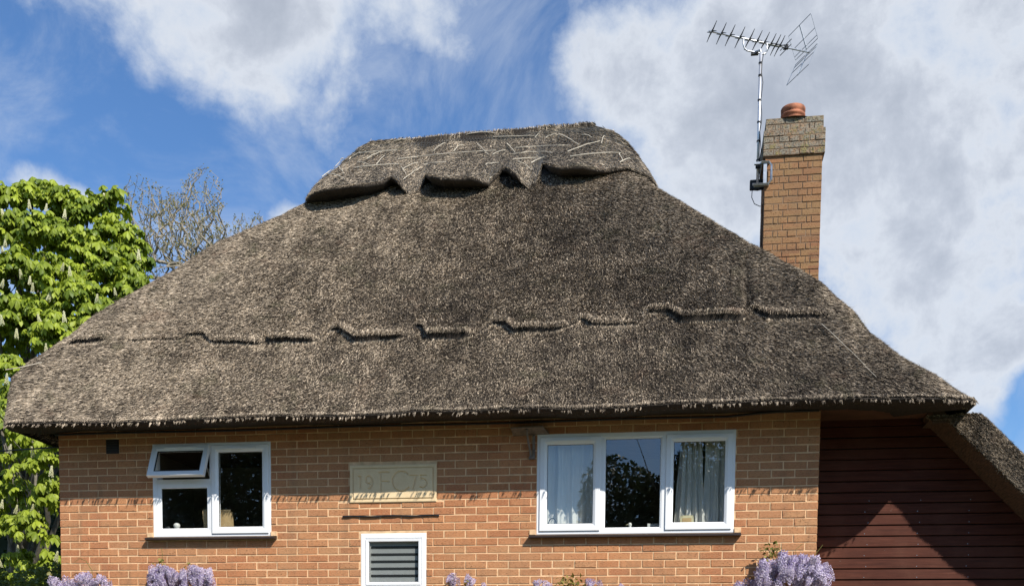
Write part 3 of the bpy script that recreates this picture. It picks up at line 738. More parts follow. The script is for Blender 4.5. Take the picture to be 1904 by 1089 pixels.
q = np.repeat(np.arange(nc), 9); rt_ = P[q] + rng.normal(0, 1, (len(q), 3)) * np.array([.0055, .008, .004]); tp_ = tipc[q] + rng.normal(0, .004, (len(q), 3)); dd_ = tp_ - rt_; Lb = np.linalg.norm(dd_, axis=1); dd_ /= Lb[:, None]
blades('eave_tufts', rt_ + dd_ * (Lb * .45)[:, None], dd_, np.tile([0, -.7, .7], (len(q), 1)), Lb, rng.uniform(.004, .007, len(q)), thatch, M['straw'])
# straw ends hanging over the stepped ledge
n = 16000; x = rng.uniform(-.2, 8.2, n); am = np.interp(x, LG[:, 0], LG[:, 2]); x = x[rng.random(n) < am]; n = len(x); z = np.interp(x, LG[:, 0], LG[:, 1]) + rng.uniform(.0, .05, n)
P = roof_pt(x, z, 0); D = np.tile([-.05, -.60, -.70], (n, 1)) + rng.normal(0, .2, (n, 3)); D /= np.linalg.norm(D, axis=1)[:, None]
blades('ledge_straw', P, D, np.tile([0, -.7, .7], (n, 1)), rng.uniform(.04, .085, n), rng.uniform(.006, .011, n), thatch, M['straw'])
# hip fuzz: stalks sticking out past both hip lines, and the hidden side slopes
def side_straw(n, right):
    z = 1.32 + (5.0 - 1.32) * (1 - np.sqrt(1 - rng.random(n) * .8)) / (1 - math.sqrt(.2)); z = np.clip(z, 1.32, 5.2)
    X = XR(z) if right else XL(z); sgn = 1 if right else -1
    y0 = roof_pt(X, z)[:, 1]; y1 = 2 * YC - y0; v = rng.random(n) ** 3
    y = y0 + v * (y1 - y0)
    P = np.stack([X, y, z], -1)
    D = np.tile([sgn * .72, -.06, -.62], (n, 1)) + rng.normal(0, .2, (n, 3)) ; D[:, 1] -= np.exp(-v * 30) * .5
    D[:, 2] += .12
    D /= np.linalg.norm(D, axis=1)[:, None]; Nn = np.tile([sgn * .69, 0, .72], (n, 1)); P = P + Nn * rng.uniform(-.01, .015, n)[:, None]
    return P, D, Nn
for rt in (False, True):
    P, D, Nn = side_straw(70000, rt); blades('side_straw', P, D, Nn, rng.uniform(.05, .10, len(P)), rng.uniform(.005, .010, len(P)), thatch, M['straw'])

# ---- ridge cap: thick block-cut ridge with scallops
CB = np.array([(1.6, 4.73), (1.9, 4.72), (2.2, 4.75), (2.55, 4.81), (2.80, 4.93), (2.90, 5.02), (2.97, 4.98), (3.06, 4.84), (3.13, 4.77), (3.24, 4.80), (3.30, 4.95), (3.36, 5.06), (3.44, 4.92), (3.6, 4.84), (4.0, 4.82), (4.15, 4.84), (4.24, 4.95), (4.36, 5.10),
               (4.43, 5.04), (4.56, 4.84), (4.62, 4.76), (4.74, 4.80), (4.84, 5.02), (4.90, 5.22), (4.98, 5.02), (5.1, 4.93), (5.45, 4.90), (5.7, 4.95), (5.95, 5.04), (6.15, 4.95), (6.4, 4.85)])
CA = np.array([(1.6, 1.5), (2.6, 1.3), (2.85, .7), (2.95, .8), (3.06, .9), (3.12, .25), (3.2, -.15), (3.33, .1), (3.40, 1.0), (3.5, 1.3), (4.05, 1.15), (4.2, .2), (4.34, .25), (4.42, .9), (4.56, .95), (4.62, .2), (4.72, -.15), (4.86, .2), (4.93, 1.0), (5.0, 1.2), (5.4, 1.0), (5.65, .2), (6.0, 0), (6.3, .1)])
CL = np.array([(4.66, 1.86), (4.78, 1.81), (5.0, 1.79), (5.15, 1.80), (5.38, 1.90), (5.6, 2.05), (5.76, 2.28), (5.83, 2.45)])
CR = np.array([(4.75, 6.36), (4.9, 6.27), (5.07, 6.20), (5.25, 6.12), (5.45, 6.00), (5.62, 5.86), (5.76, 5.68), (5.83, 5.45)])
def cap_pts(X_u, T):
    """X_u in 0..1 across, T in 0..1 from the lip to the crest"""
    xb = 1.74 + X_u * (6.28 - 1.74); zb = np.interp(xb, CB[:, 0], CB[:, 1]); ztop = 5.83 + .035 * X_u
    z = zb + T * (ztop - zb)
    xl = np.interp(z, CL[:, 0], CL[:, 1]); xr = np.interp(z, CR[:, 0], CR[:, 1]); x = xl + X_u * (xr - xl)
    am = np.interp(x, CA[:, 0], CA[:, 1])
    off = (.03 + .15 * am * np.exp(-T / .45)) + .07 * T
    y = yfront(z) - off * 1.35
    top = np.clip((z - 5.45) / .42, 0, 1); y = y * (1 - top ** 2) + YC * top ** 2 + 0 * y
    # rounded ends
    el_ = x - xl; er = xr - x; r = .42
    for e in (el_, er): y = y + np.where(e < r, (r - np.sqrt(np.clip(r * r - (r - e) ** 2, 0, None))) * 1.1, 0)
    y = np.minimum(y, YC)
    z = z + .02 * snoise(x, z, 2.2, 41) * (1 - T * .4) + .012 * snoise(x, z, 7, 42)
    y = y - .02 * snoise(x, z, 3.1, 43) - .03 * snoise(x, z, 1.3, 44) * np.clip(1 - top, 0, 1)
    return np.stack([x, y, z], -1)
def cap_mesh():
    NU, NT_ = 300, 60; u, v = np.meshgrid(np.linspace(0, 1, NU), np.linspace(0, 1, NT_)); G = cap_pts(u.ravel(), v.ravel()).reshape(NT_, NU, 3)
    u0 = np.linspace(0, 1, NU); lip = G[0].copy(); under = lip.copy(); under[:, 1] = yfront(under[:, 2]) + .12; under[:, 2] += .03
    e = np.minimum(u0, 1 - u0); under[:, 1] += np.where(e < .08, .3, 0)
    mid = lip.copy(); mid[:, 1] += .015; mid[:, 2] -= .02
    A = np.concatenate([[under], [mid], G]); nr = NT_ + 2
    B = A * np.array([1, -1, 1]) + np.array([0, 2 * YC, 0])
    V = np.vstack([A.reshape(-1, 3), B.reshape(-1, 3)]); i = (np.arange(nr - 1)[:, None] * NU + np.arange(NU - 1)[None]).ravel()
    q = np.stack([i, i + 1, i + NU + 1, i + NU], -1); nA = nr * NU
    idx = [q, q[:, ::-1] + nA]
    for c_ in (0, NU - 1):                            # close the two ends
        e = np.arange(nr - 1) * NU + c_; f = np.stack([e, e + NU, e + NU + nA, e + nA], -1); idx.append(f if c_ == 0 else f[:, ::-1])
    return V, np.vstack(idx)
V, I = cap_mesh(); cap = tris('ridge_cap', V, M['thatch'], cot, k=4, idx=I); tag(cap, 'raised scalloped straw ridge pinned with hazel rods under netting')
def cap_frame(u, v):
    P = cap_pts(u, v); du = cap_pts(np.clip(u + .004, 0, 1), v) - cap_pts(np.clip(u - .004, 0, 1), v); dv = cap_pts(u, np.clip(v + .01, 0, 1)) - cap_pts(u, np.clip(v - .01, 0, 1))
    nrm = np.cross(du, dv); nrm /= np.linalg.norm(nrm, axis=1)[:, None] + 1e-9; du /= np.linalg.norm(du, axis=1)[:, None] + 1e-9; dv /= np.linalg.norm(dv, axis=1)[:, None] + 1e-9
    return P, du, dv, nrm
n = 90000; u = rng.random(n); v = rng.random(n); P, du, dv, nrm = cap_frame(u, v)
D = -dv * .8 + nrm * rng.normal(.14, .1, n)[:, None] + du * (rng.normal(0, .45, n) - (.9 * np.exp(-u * 7)) + .9 * np.exp(-(1 - u) * 7))[:, None]; D /= np.linalg.norm(D, axis=1)[:, None]
blades('ridge_straw', P + nrm * rng.uniform(-.006, .012, n)[:, None], D, nrm, rng.uniform(.04, .10, n), rng.uniform(.005, .009, n), cap, M['straw_cap'])
# netting: hexagonal wire laid just over the straw
def netting():
    cell = .055; W_ = 4.5; H_ = 1.15; V = []
    segs = []
    rows = int(H_ / (cell * .75)); cols = int(W_ / cell)
    for r_ in range(rows):
        for c_ in range(cols):
            cx = (c_ + .5 * (r_ % 2)) * cell; cz = r_ * cell * .75; a = cell / 2; b = cell * .25
            segs += [((cx - a, cz - b), (cx, cz - 2 * b)), ((cx, cz - 2 * b), (cx + a, cz - b)), ((cx - a, cz - b), (cx - a, cz + b))]
    S = np.array(segs); S[..., 0] = np.clip(S[..., 0] / W_, 0, 1); S[..., 1] = np.clip(S[..., 1] / H_, 0, 1)
    A, _, _, na = cap_frame(S[:, 0, 0], S[:, 0, 1]); B, _, _, nb = cap_frame(S[:, 1, 0], S[:, 1, 1]); A = A + na * .028; B = B + nb * .028
    d = B - A; L = np.linalg.norm(d, axis=1); ok = L > .005; A, B, d, na = A[ok], B[ok], d[ok], na[ok]; s = np.cross(d, na); s /= np.linalg.norm(s, axis=1)[:, None] + 1e-9; s *= .0014
    V = np.stack([A - s, A + s, B + s, B - s], 1); o = tris('wire_netting', V, M['wire'], cap, k=4); tag(o, kind='stuff')
netting()
# hazel rods and spars
spx = [((520,270),(1010,228)),((320,240),(515,228)),((300,315),(540,297)),((360,270),(440,235)),((540,325),(620,292)),((545,375),(640,308)),((320,285),(370,300)),((115,330),(200,328)),((155,345),(250,372)),((240,262),(180,300)),((1000,162),(1220,152)),((1110,215),(1380,203)),((1100,248),(1300,238)),((1375,235),(1540,180)),((1390,260),(1645,240)),((1100,275),(1240,265)),((1190,292),(1275,255)),((1125,285),(1195,330)),((920,195),(975,250)),((1070,195),(1110,240)),((1265,165),(1325,148)),((1210,165),(1240,130)),((1330,145),(1430,200)),((1545,195),(1560,155)),((1640,290),(1690,265)),((1635,245),(1655,285)),((960,300),(1030,290)),((860,145),(1010,140)),((410,300),(450,255)),((535,310),(560,350)),((770,375),(775,425)),((995,375),(1025,400)),((650,300),(760,285)),((500,180),(560,172)),((210,300),(245,345)),((700,230),(760,190)),((800,230),(850,200)),((1000,250),(1060,225)),((1450,150),(1500,165)),((270,275),(330,235))]
gu, gv = np.meshgrid(np.linspace(0, 1, 400), np.linspace(0, 1, 90)); CG = cap_pts(gu.ravel(), gv.ravel()); cd_ = CG - c_o; cw = cd_ @ c_f
CPX = np.stack([CX + CF * (cd_ @ c_r) / cw, CY - CF * (cd_ @ c_u) / cw], -1)
for (a, b) in spx:
    Pp = []
    for f_ in np.linspace(0, 1, 6):
        p = np.array([550 + (a[0] + (b[0] - a[0]) * f_) / 2.72, 200 + (a[1] + (b[1] - a[1]) * f_) / 2.72]); q = np.argmin(((CPX - p) ** 2).sum(1)); Pp.append(CG[q])
    Pp = np.array(Pp); s_ = np.linspace(0, 1, 6); Pp = Pp + np.array([0, -.72, .69]) * (.028 + .02 * np.sin(s_ * math.pi) * random.uniform(.2, 1))[:, None] + rng.normal(0, .002, (6, 3))
    V, F = tube(Pp, random.uniform(.0045, .007), 5, .004); mesh('hazel_rod', V, F, M['spar'], cap)
# a pale stalk lying on the right of the slope
Pp = roof_pt(np.linspace(8.0, 8.43, 8), np.linspace(2.20, 1.50, 8), .045); V, F = tube(Pp, .0026, 5, .002); mesh('stray_stalk', V, F, M['spar'], thatch)
V, F = tube([(-.30, .2, 2.13), (-.52, .12, 2.06), (-.66, .08, 2.03)], .006, 5, .004); mesh('stray_stalk', V, F, M['spar'], thatch)

# ---- right-hand catslide slope with its verge
YV = 0.0; ST, SB = 10.70, 10.36
def catslide():
    N = 60; V = []; xs = np.linspace(9.02, 12.9, N)
    def sec(y, bulge=0):
        top = [(x, y, ST - x + .035 * math.sin(x * 2.1) * .3) for x in xs]; bot = [(x, y, SB - x) for x in xs]; return top, bot
    ys = [YV + .03, YV, YV + .02, .5, 3.5, 7.2]
    V = []
    # profile loop in the section: top, outer edge rounding, bottom; swept along x
    for x in xs:
        j = .012 * math.sin(x * 7) + .008 * math.sin(x * 17)
        dn = SB + .03 + .015 * math.sin(x * 5 + 1)
        T_ = min(ST - x, 1.245); V += [(x, 7.2, T_), (x, 3.0, T_), (x, YV + .10, T_), (x, YV + .02 + j, T_ - .04), (x, YV + .0 + j, min((ST + dn) / 2 - x, T_ - .06)), (x, YV + .01 + j, dn + .02 - x), (x, YV + .05, dn - .02 - x), (x, .52, SB - .02 - x), (x, 7.2, SB - x)]
    n = 9; F = []
    for i in range(N - 1):
        for k in range(n - 1): F.append((i * n + k, (i + 1) * n + k, (i + 1) * n + k + 1, i * n + k + 1))
    return V, F
V, F = catslide(); cs = mesh('side_slope', V, F, M['under'], cot); tag(cs, 'lower thatched slope running down over the boarded bay')
n = 60000; x = rng.uniform(8.98, 12.2, n); dd = rng.random(n); off = SB + .01 + dd * (ST - SB - .0); j = .012 * np.sin(x * 7) + .008 * np.sin(x * 17)
P = np.stack([x, YV + j - rng.random(n) * .012, np.minimum(off - x, 1.235)], -1)
D = np.tile([.50, -.62, -.50], (n, 1)) + rng.normal(0, .22, (n, 3)); D /= np.linalg.norm(D, axis=1)[:, None]
blades('verge_straw', P, D, np.tile([0, -.8, .6], (n, 1)), rng.uniform(.035, .075, n), rng.uniform(.006, .011, n), cs, M['straw'])
n = 90000; x = rng.uniform(9.25, 12.2, n); y = YV + (rng.random(n) ** 2) * 4
P = np.stack([x, y, np.minimum(ST - x, 1.225) + .015], -1); D = np.tile([.72, -.15, -.55], (n, 1)) + rng.normal(0, .17, (n, 3)); D /= np.linalg.norm(D, axis=1)[:, None]
blades('slope_straw', P, D, np.tile([.7, 0, .7], (n, 1)), rng.uniform(.05, .11, n), rng.uniform(.005, .010, n), cs, M['straw'])
n = 5000; x = rng.uniform(8.9, 12.2, n); cl2 = .4 + 1.2 * np.abs(snoise(x, x * 0, 9, 51))
P = np.stack([x, np.full(n, YV + .03) + rng.random(n) * .05, SB + .02 - x], -1); D = np.tile([-.35, -.25, -.62], (n, 1)) + rng.normal(0, .22, (n, 3)); D /= np.linalg.norm(D, axis=1)[:, None]
blades('verge_fringe', P, D, np.tile([0, -.8, .6], (n, 1)), rng.uniform(.03, .08, n) * cl2, rng.uniform(.004, .008, n), cs, M['straw'])

# ---- boarded bay
bay = tag(empty('boarded_wall', (9.5, .5, GZ)), 'dark red-brown horizontally boarded wall in shade beside the brick corner', 'wall')
PB = .1085; YB = .5
z = GZ; nb = 0
while z < SB - 8.05:
    zt_ = z + PB; e0 = SB - .03 - z; e1 = SB - .03 - zt_
    e0 = min(e0, 12.7); e1 = min(e1, 12.7); xa = WX1 - .0
    prof = [(YB + .0, z + .011), (YB - .016, z + .013), (YB - .012, z + PB * .55), (YB - .007, zt_ - .002), (YB + .008, zt_ + .006), (YB + .02, zt_ + .006)]
    if e1 > xa + .05:
        V = []; jz = random.uniform(-.0015, .0015)
        for (yy, zz) in prof: V += [(xa, yy, zz + jz), (SB - .02 - zz if SB - .02 - zz < 12.7 else 12.7, yy, zz + jz)]
        F = [(2 * k, 2 * k + 1, 2 * k + 3, 2 * k + 2) for k in range(len(prof) - 1)]
        mesh('board', V, F, M['board'], bay)
    z += PB
V = [(WX1 - .01, YB + .03, GZ), (12.8, YB + .03, GZ), (12.8, YB + .03, SB - 12.8 if SB - 12.8 > GZ else GZ), (8.5, YB + .03, SB - 8.5), (WX1 - .01, YB + .03, 1.6)]
mesh('backing', V, [(0, 1, 2, 3, 4)], M['seal'], bay)
for k in range(26):                                   # nail heads
    zz = GZ + PB * (6 + k) + .03
    for xx in (8.52, 9.02, 9.5):
        if xx < SB - zz - .2: V, F = lathe(0, 0, [(0, 0), (.004, 0)], 6); mesh('nail', [(xx + a + .02 * math.sin(k * 3 + xx), YB - .0162, zz + b) for a, b, c in V], F, M['steel'], bay)

# ---- chimney
CYF = 3.1; CX0, CX1 = 7.578, 8.256
chim = mesh('chimney', *join([box_vf(CX0 + .006, CX1 - .006, CYF + .006, CYF + .70, 1.6, 5.50)]), M['mortar_ch'], cot)
def ch_face(rows_z, x0, x1, y, mk, rowh, start, capf=False):
    L = []
    for r_, z in enumerate(rows_z):
        W_ = x1 - x0
        if (r_ + start) % 2 == 0: cuts = [0, .333, .667, 1]
        else: cuts = [0, .165, .25, .42, .585, .75, .835, 1]
        for a, b in zip(cuts, cuts[1:]): L.append((x0 + a * W_ + .005 * (a > 0), x0 + b * W_ - .005 * (b < 1), z + .005, z + rowh - .005))
    return L
rowh = .0800
body_rows = [5.125 - rowh * (i + 1) for i in range(22)]
cap_rows = [5.125 + .0 + rowh * .93 * i for i in range(5)]
k = 0
for (a, b, z0, z1) in ch_face(body_rows, CX0, CX1, CYF, 'brick', rowh, 0):
    V, F = brick_vf(a, b, z0, z1, CYF + random.uniform(-.003, .003), seed=900 + k); mesh('brick', V, F, M['brick_ch'], chim); k += 1
def side_bricks(rows_z, y0, y1, x, rowh, start, sgn=-1):
    L = []
    for (a, b, z0, z1) in ch_face(rows_z, y0, y1, x, '', rowh, start): 
        V, F = brick_vf(a, b, z0, z1, 0, seed=len(L) + 50)
        V2 = [(x + sgn * -1 * (yy) * -1 * -1 if False else x - sgn * yy, xx, zz) for xx, yy, zz in V]
        if sgn < 0: F = F
        else: F = F
        L.append((V2, F if sgn > 0 else [tuple(reversed(f)) for f in F]))
    return L
V, F = join(side_bricks(body_rows, CYF, CYF + .70, CX0, rowh, 1, -1) + side_bricks(body_rows, CYF, CYF + .70, CX1, rowh, 1, 1)); tag(mesh('side_brickwork', V, F, M['brick_ch'], chim), kind='stuff')
# oversailing cap courses
ch2 = rowh * .93
for r_, z in enumerate([5.125 + ch2 * i for i in range(6)]):
    pr = .028 if r_ < 4 else (.028 if r_ == 4 and False else .004)
    xa, xb, ya, yb = CX0 - pr, CX1 + pr, CYF - pr, CYF + .70 + pr
    V, F = box_vf(xa + .005, xb - .005, ya + .005, yb - .005, z, z + ch2); mesh('cap_core', V, F, M['mortar_ch'], chim)
    for (a, b, z0, z1) in ch_face([z], xa, xb, ya, '', ch2, r_ + 1):
        V, F = brick_vf(a, b, z0, z1, ya + random.uniform(-.004, .003), seed=700 + k); mesh('brick', V, F, M['brick_cap'], chim); k += 1
    V, F = join(side_bricks([z], ya, yb, xa, ch2, r_, -1) + side_bricks([z], ya, yb, xb, ch2, r_, 1)); tag(mesh('cap_side_brickwork', V, F, M['brick_cap'], chim), kind='stuff')
zc = 5.125 + ch2 * 6
V, F = lathe(7.915, 3.36, [(.31, zc - .004), (.24, zc + .015), (.128, zc + .035)], 20); mesh('flaunching', V, F, M['mortar_ch'], chim, True)
V, F = lathe(7.915, 3.36, [(.125, zc - .02), (.132, zc + .09), (.135, zc + .115), (.148, zc + .122), (.150, zc + .145), (.136, zc + .152), (.136, zc + .165), (.148, zc + .175), (.150, zc + .215), (.142, zc + .228), (.118, zc + .228), (.112, zc + .18), (.110, zc)], 28)
mesh('chimney_pot', V, F, M['terra'], chim, True)
V, F = lathe(7.6, CYF + .3, [(0, 0), (.01, 0)], 4)

# ------------------------------------------------------------------ aerial
aer = tag(empty('tv_aerial', (7.49, 3.2, 4.78)), 'silver rooftop aerial on a thin mast clamped to the chimney side', 'aerial')
mb = Vector(at(1408, 354, 3.2)); mt = Vector(at(1411, 100, 3.2)); mt.x = mb.x - .002
V, F = tube([mb, mt], .0175, 8); mesh('mast', V, F, M['alu'], aer, True)
V, F = tube([mb + Vector((.022 + .012 * math.sin(i * 1.9), -.012, (mt.z - mb.z) * i / 14)) for i in range(15)], .005, 5); mesh('coaxial_cable', V, F, M['black'], aer, True)
for f_ in (.22, .36, .5, .66, .84, .93):
    p = mb.lerp(mt, f_); V, F = tube([p - Vector((0, 0, .009)), p + Vector((0, 0, .009))], .024, 8); mesh('cable_tie', V, F, M['black'], aer)
b0 = Vector(at(1318, 58, 3.0)); d_ = ray(1506, 98); b1 = Vector(c_o + d_ * (b0.z - c_o[2]) / d_[2]); BL = (b1 - b0).length
bx = (b1 - b0).normalized(); rx = Vector((bx.y, -bx.x, 0)); uz = Vector((0, 0, 1))
V, F = tube([b0, b1], .0105, 6); mesh('boom', V, F, M['alu'], aer, True)
# cradle from mast head to boom
def onb(s): return b0 + bx * s
sA, sB = BL * .335, BL * .57
hd = Vector((mt.x, mt.y, mt.z)); dz_ = Vector((0, 0, -.15))
A_, B_ = onb(sA), onb(sB); 
V, F = tube([A_, A_ + Vector((0, 0, -.07)), A_ + bx * .02 + Vector((0, 0, -.115)), A_ + bx * .05 + Vector((0, 0, -.135)), B_ - bx * .05 + Vector((0, 0, -.135)), B_ - bx * .02 + Vector((0, 0, -.115)), B_ + Vector((0, 0, -.07)), B_], .010, 7); mesh('cradle', V, F, M['alu'], aer, True)
cc = (A_ + B_) / 2 + Vector((0, 0, -.135)); V, F = tube([cc, Vector((mt.x, mt.y, cc.z - .02)), mt + Vector((0, 0, -.02))], .013, 7); mesh('mast_head', V, F, M['alu'], aer, True)
V, F = box_vf(cc.x - .05, cc.x + .04, cc.y - .02, cc.y + .02, cc.z - .03, cc.z - .008); mesh('clamp', V, F, M['black'], aer)
spac = [BL * q for q in (.028, .120, .205, .30, .393, .468, .540, .605, .652, .693)]
for i, s in enumerate(spac):
    p = onb(s); k = 1.0
    V, F = join([tube([p + rx * (.125 * a) + uz * (.06 * b_), p + rx * (.05 * a) + uz * (.018 * b_), p], .0032, 4, .011) for a in (1, -1) for b_ in (1, -1)])
    mesh('director', V, F, M['black'], aer)
fd = onb(BL * .755); V, F = join([box_vf(fd.x - .03, fd.x + .03, fd.y - .02, fd.y + .02, fd.z - .02, fd.z + .025), tube([fd + rx * .13 + uz * .03, fd + rx * -.13 + uz * .03], .005, 5), tube([fd + rx * .13 - uz * .03, fd + rx * -.13 - uz * .03], .005, 5)]); mesh('dipole', V, F, M['black'], aer)
for sg in (1, -1):
    base = onb(BL * .965) + uz * (.03 * sg); tip = base - bx * (.11 if sg > 0 else .12) + uz * (.27 * sg)
    L = []
    for q in (0, .14, .4, 1.0) if sg < 0 else (0, .13, .42, 1.0):
        c0 = base.lerp(tip, q); L.append(tube([c0 + rx * .25, c0 - rx * .25], .0042, 5))
    for s_ in (.25, -.25): L.append(tube([base + rx * s_, tip + rx * s_], .0036, 5))
    L.append(tube([base, tip], .009, 5)); 
    V, F = join(L); mesh('reflector', V, F, M['steel'], aer)
# wall bracket and box
bk = []
for zz in (4.785, 5.045):
    z = zz; bk.append(box_vf(mb.x - .05, CX0 + .05, 3.06, 3.10, z - .012, z + .012))
bk.append(box_vf(CX0 - .02, CX0 + .02, 3.05, 3.085, 4.79, 5.04))
V, F = join(bk); mesh('wall_bracket', V, F, M['steel'], aer)
V, F = tube([(CX0 - .05, 3.045, 5.045), (CX0 + .04, 3.045, 5.045), (CX0 + .075, 3.045, 5.0), (CX0 + .075, 3.045, 4.83), (CX0 + .04, 3.045, 4.785), (CX0 - .15, 3.045, 4.785)], .016, 4); mesh('clamp_arm', V, F, M['steel'], aer)
for zz in (4.785, 5.045): V, F = tube([(mb.x - .03, 3.2 - .03, zz), (mb.x + .03, 3.2 - .03, zz)], .02, 6); mesh('u_bolt', V, F, M['black'], aer)
box('junction_box', (mb.x - .09, CX0 - .005, 3.22, 3.28, 4.81, 4.92), M['blind_d'], aer, .005)
V, F = tube([(mb.x - .06, 3.2, 4.80), (mb.x - .065, 3.2, 4.70), (mb.x - .03, 3.2, 4.62), (mb.x + .04, 3.2, 4.585), (CX0 - .008, 3.2, 4.61), (CX0 - .01, 3.25, 4.3), (CX0 - .01, 3.3, 3.6)], .005, 5); mesh('coaxial_cable', V, F, M['black'], aer, True)

# cables
pts = [(x_, -.018, (1.322 - .006 * math.sin(x_ * 1.7)) if x_ < 6.9 else 1.322 + .0 * x_) for x_ in np.linspace(-.02, 6.9, 36)]
pts = [(x_, -.030, WTOP - .022 - .012 + .004 * math.sin(x_ * 2.3)) for x_ in np.linspace(-.02, 7.1, 36)] + [(7.4, -.03, WTOP - .012), (7.6, -.03, WTOP - .002), (7.97, -.03, WTOP)]
V, F = tube(pts, .011, 6); tag(mesh('cable', V, F, M['black'], None, True), 'black cable running along the top of the brick wall under the eaves', 'cable')
p0 = at(112, 829, .3); V, F = tube([(0.0, .3, p0[2]), (-2.5, .6, p0[2] - .03), (-5, .9, p0[2] + .01), (-9, 1.4, p0[2] + .15)], .008, 5); tag(mesh('cable', V, F, M['black'], None), 'thin dark wire crossing the chestnut leaves left of the wall', 'cable')
V, F = tube([(-.03, -.25, 1.31), (-.10, -.2, 1.25), (-.05, -.1, 1.22), (.0, -.02, 1.23)], .007, 5); tag(mesh('cable_end', V, F, M['black'], None), 'short curled cable end under the left corner of the eaves', 'cable')

# ------------------------------------------------------------------ leaves
def leaflet(L, Wd):
    """obovate leaflet along +x, folded on its midrib and arched down; 8 verts, 6 quads/tris"""
    V = [(0, 0, 0), (.35 * L, .30 * Wd, .012 * L), (.35 * L, -.30 * Wd, .012 * L), (.36 * L, 0, -.03 * L), (.72 * L, .5 * Wd, -.07 * L), (.72 * L, -.5 * Wd, -.07 * L), (.74 * L, 0, -.13 * L), (L, 0, -.30 * L)]
    F = [(0, 3, 1), (0, 2, 3), (1, 3, 6), (1, 6, 4), (3, 2, 5), (3, 5, 6), (4, 6, 7), (6, 5, 7)]
    return np.array(V), F
def palmate(R0=.17, n=7, droop=.55, seed=0):
    r = random.Random(seed); Vs = []; F = []
    for k in range(n):
        a = R((k - (n - 1) / 2) * 42 + r.uniform(-6, 6)); L = R0 * (1 - .10 * abs(k - (n - 1) / 2) + r.uniform(-.06, .06))
        V, f = leaflet(L, L * .42); c_, s_ = math.cos(droop + r.uniform(-.15, .15)), math.sin(droop + r.uniform(-.1, .1))
        V = V @ np.array([[c_, 0, -s_], [0, 1, 0], [s_, 0, c_]]); V = V @ np.array([[math.cos(a), math.sin(a), 0], [-math.sin(a), math.cos(a), 0], [0, 0, 1]])
        b = len(Vs) * 8; Vs.append(V); F += [tuple(i + b for i in q) for q in f]
    return np.vstack(Vs), np.array(F)
def rotm(yaw, pitch, roll):
    cy, sy = np.cos(yaw), np.sin(yaw); cp, sp = np.cos(pitch), np.sin(pitch); cr, sr = np.cos(roll), np.sin(roll); z = np.zeros_like(cy); o = z + 1
    Rz = np.stack([np.stack([cy, -sy, z], -1), np.stack([sy, cy, z], -1), np.stack([z, z, o], -1)], -2)
    Ry = np.stack([np.stack([cp, z, sp], -1), np.stack([z, o, z], -1), np.stack([-sp, z, cp], -1)], -2)
    Rx = np.stack([np.stack([o, z, z], -1), np.stack([z, cr, -sr], -1), np.stack([z, sr, cr], -1)], -2)
    return Rz @ Ry @ Rx
def scatter(name, base, F, P, Rm, S, m, parent):
    n = len(P); V = np.einsum('nij,kj->nki', Rm, base) * S[:, None, None] + P[:, None]
    idx = (F[None] + (np.arange(n) * len(base))[:, None, None]).reshape(-1, 3)
    o = tris(name, V, m, parent, attr=np.repeat(rng.random(n), len(base)), idx=idx); tag(o, kind='stuff'); return o

def vis_size(P): d = P - c_o; return 1 / (d @ c_f)
def pix(P): d = P - c_o; w_ = d @ c_f; return CX + CF * (d @ c_r) / w_, CY - CF * (d @ c_u) / w_
def limb(a, b, r0, r1, wob=.15, n=7):
    a, b = Vector(a), Vector(b); pts = []
    for i in range(n + 1):
        t_ = i / n; p = a.lerp(b, t_); p += Vector((random.uniform(-1, 1), random.uniform(-1, 1), random.uniform(-.4, .6))) * wob * math.sin(t_ * math.pi) * .5; pts.append(p)
    return tube(pts, r0, 7, r1), pts

ch = tag(empty('horse_chestnut_tree', (-5.6, 7.0, GZ)), 'leafy yellow-green tree with cream flower candles left of the cottage', 'tree')
# lobes of the crown: (photo sight, distance, radius)
lob = []
def L_(px_, py_, Y, r_): p = at(px_, py_, Y); lob.append((p, r_))
for a in [(5, 375, 7, .55), (60, 372, 7.2, .52), (98, 362, 7.4, .34), (130, 380, 7.2, .42), (205, 375, 7, .34), (165, 400, 7, .45), (25, 430, 6.6, .6), (95, 440, 6.5, .6), (150, 455, 6.4, .55), (215, 440, 6.7, .45),
          (240, 490, 6.8, .42), (200, 510, 6.3, .5), (30, 510, 6.1, .62), (100, 520, 6.0, .6), (150, 560, 5.8, .55), (240, 545, 6.2, .42), (250, 515, 6.6, .3), (256, 560, 6.3, .25), (225, 470, 6.8, .4), (180, 480, 6.4, .5), (250, 460, 6.8, .25), (165, 610, 5.5, .4), (60, 585, 5.6, .6), (195, 590, 5.6, .5), (0, 610, 5.6, .6), (110, 625, 5.3, .55), (150, 640, 5.3, .4),
          (20, 690, 5.0, .42), (45, 730, 4.8, .35), (10, 760, 4.8, .4), (-60, 420, 6.8, .9), (-60, 560, 6.2, .9), (-60, 720, 5.4, .9), (0, 790, 4.6, .42)]: L_(*a)
tips = []; 
for p, r_ in lob:
    n_ = int(24 * (r_ / .5) ** 2)
    for i in range(n_):
        d = rng.normal(0, 1, 3); d /= np.linalg.norm(d)
        if d[2] < -.45: d[2] *= -.5
        if d[1] > .4 and rng.random() < .6: d[1] *= -1
        tips.append(p + d * r_ * .9 * rng.uniform(.55, 1.0) * np.array([1, .8, .8]))
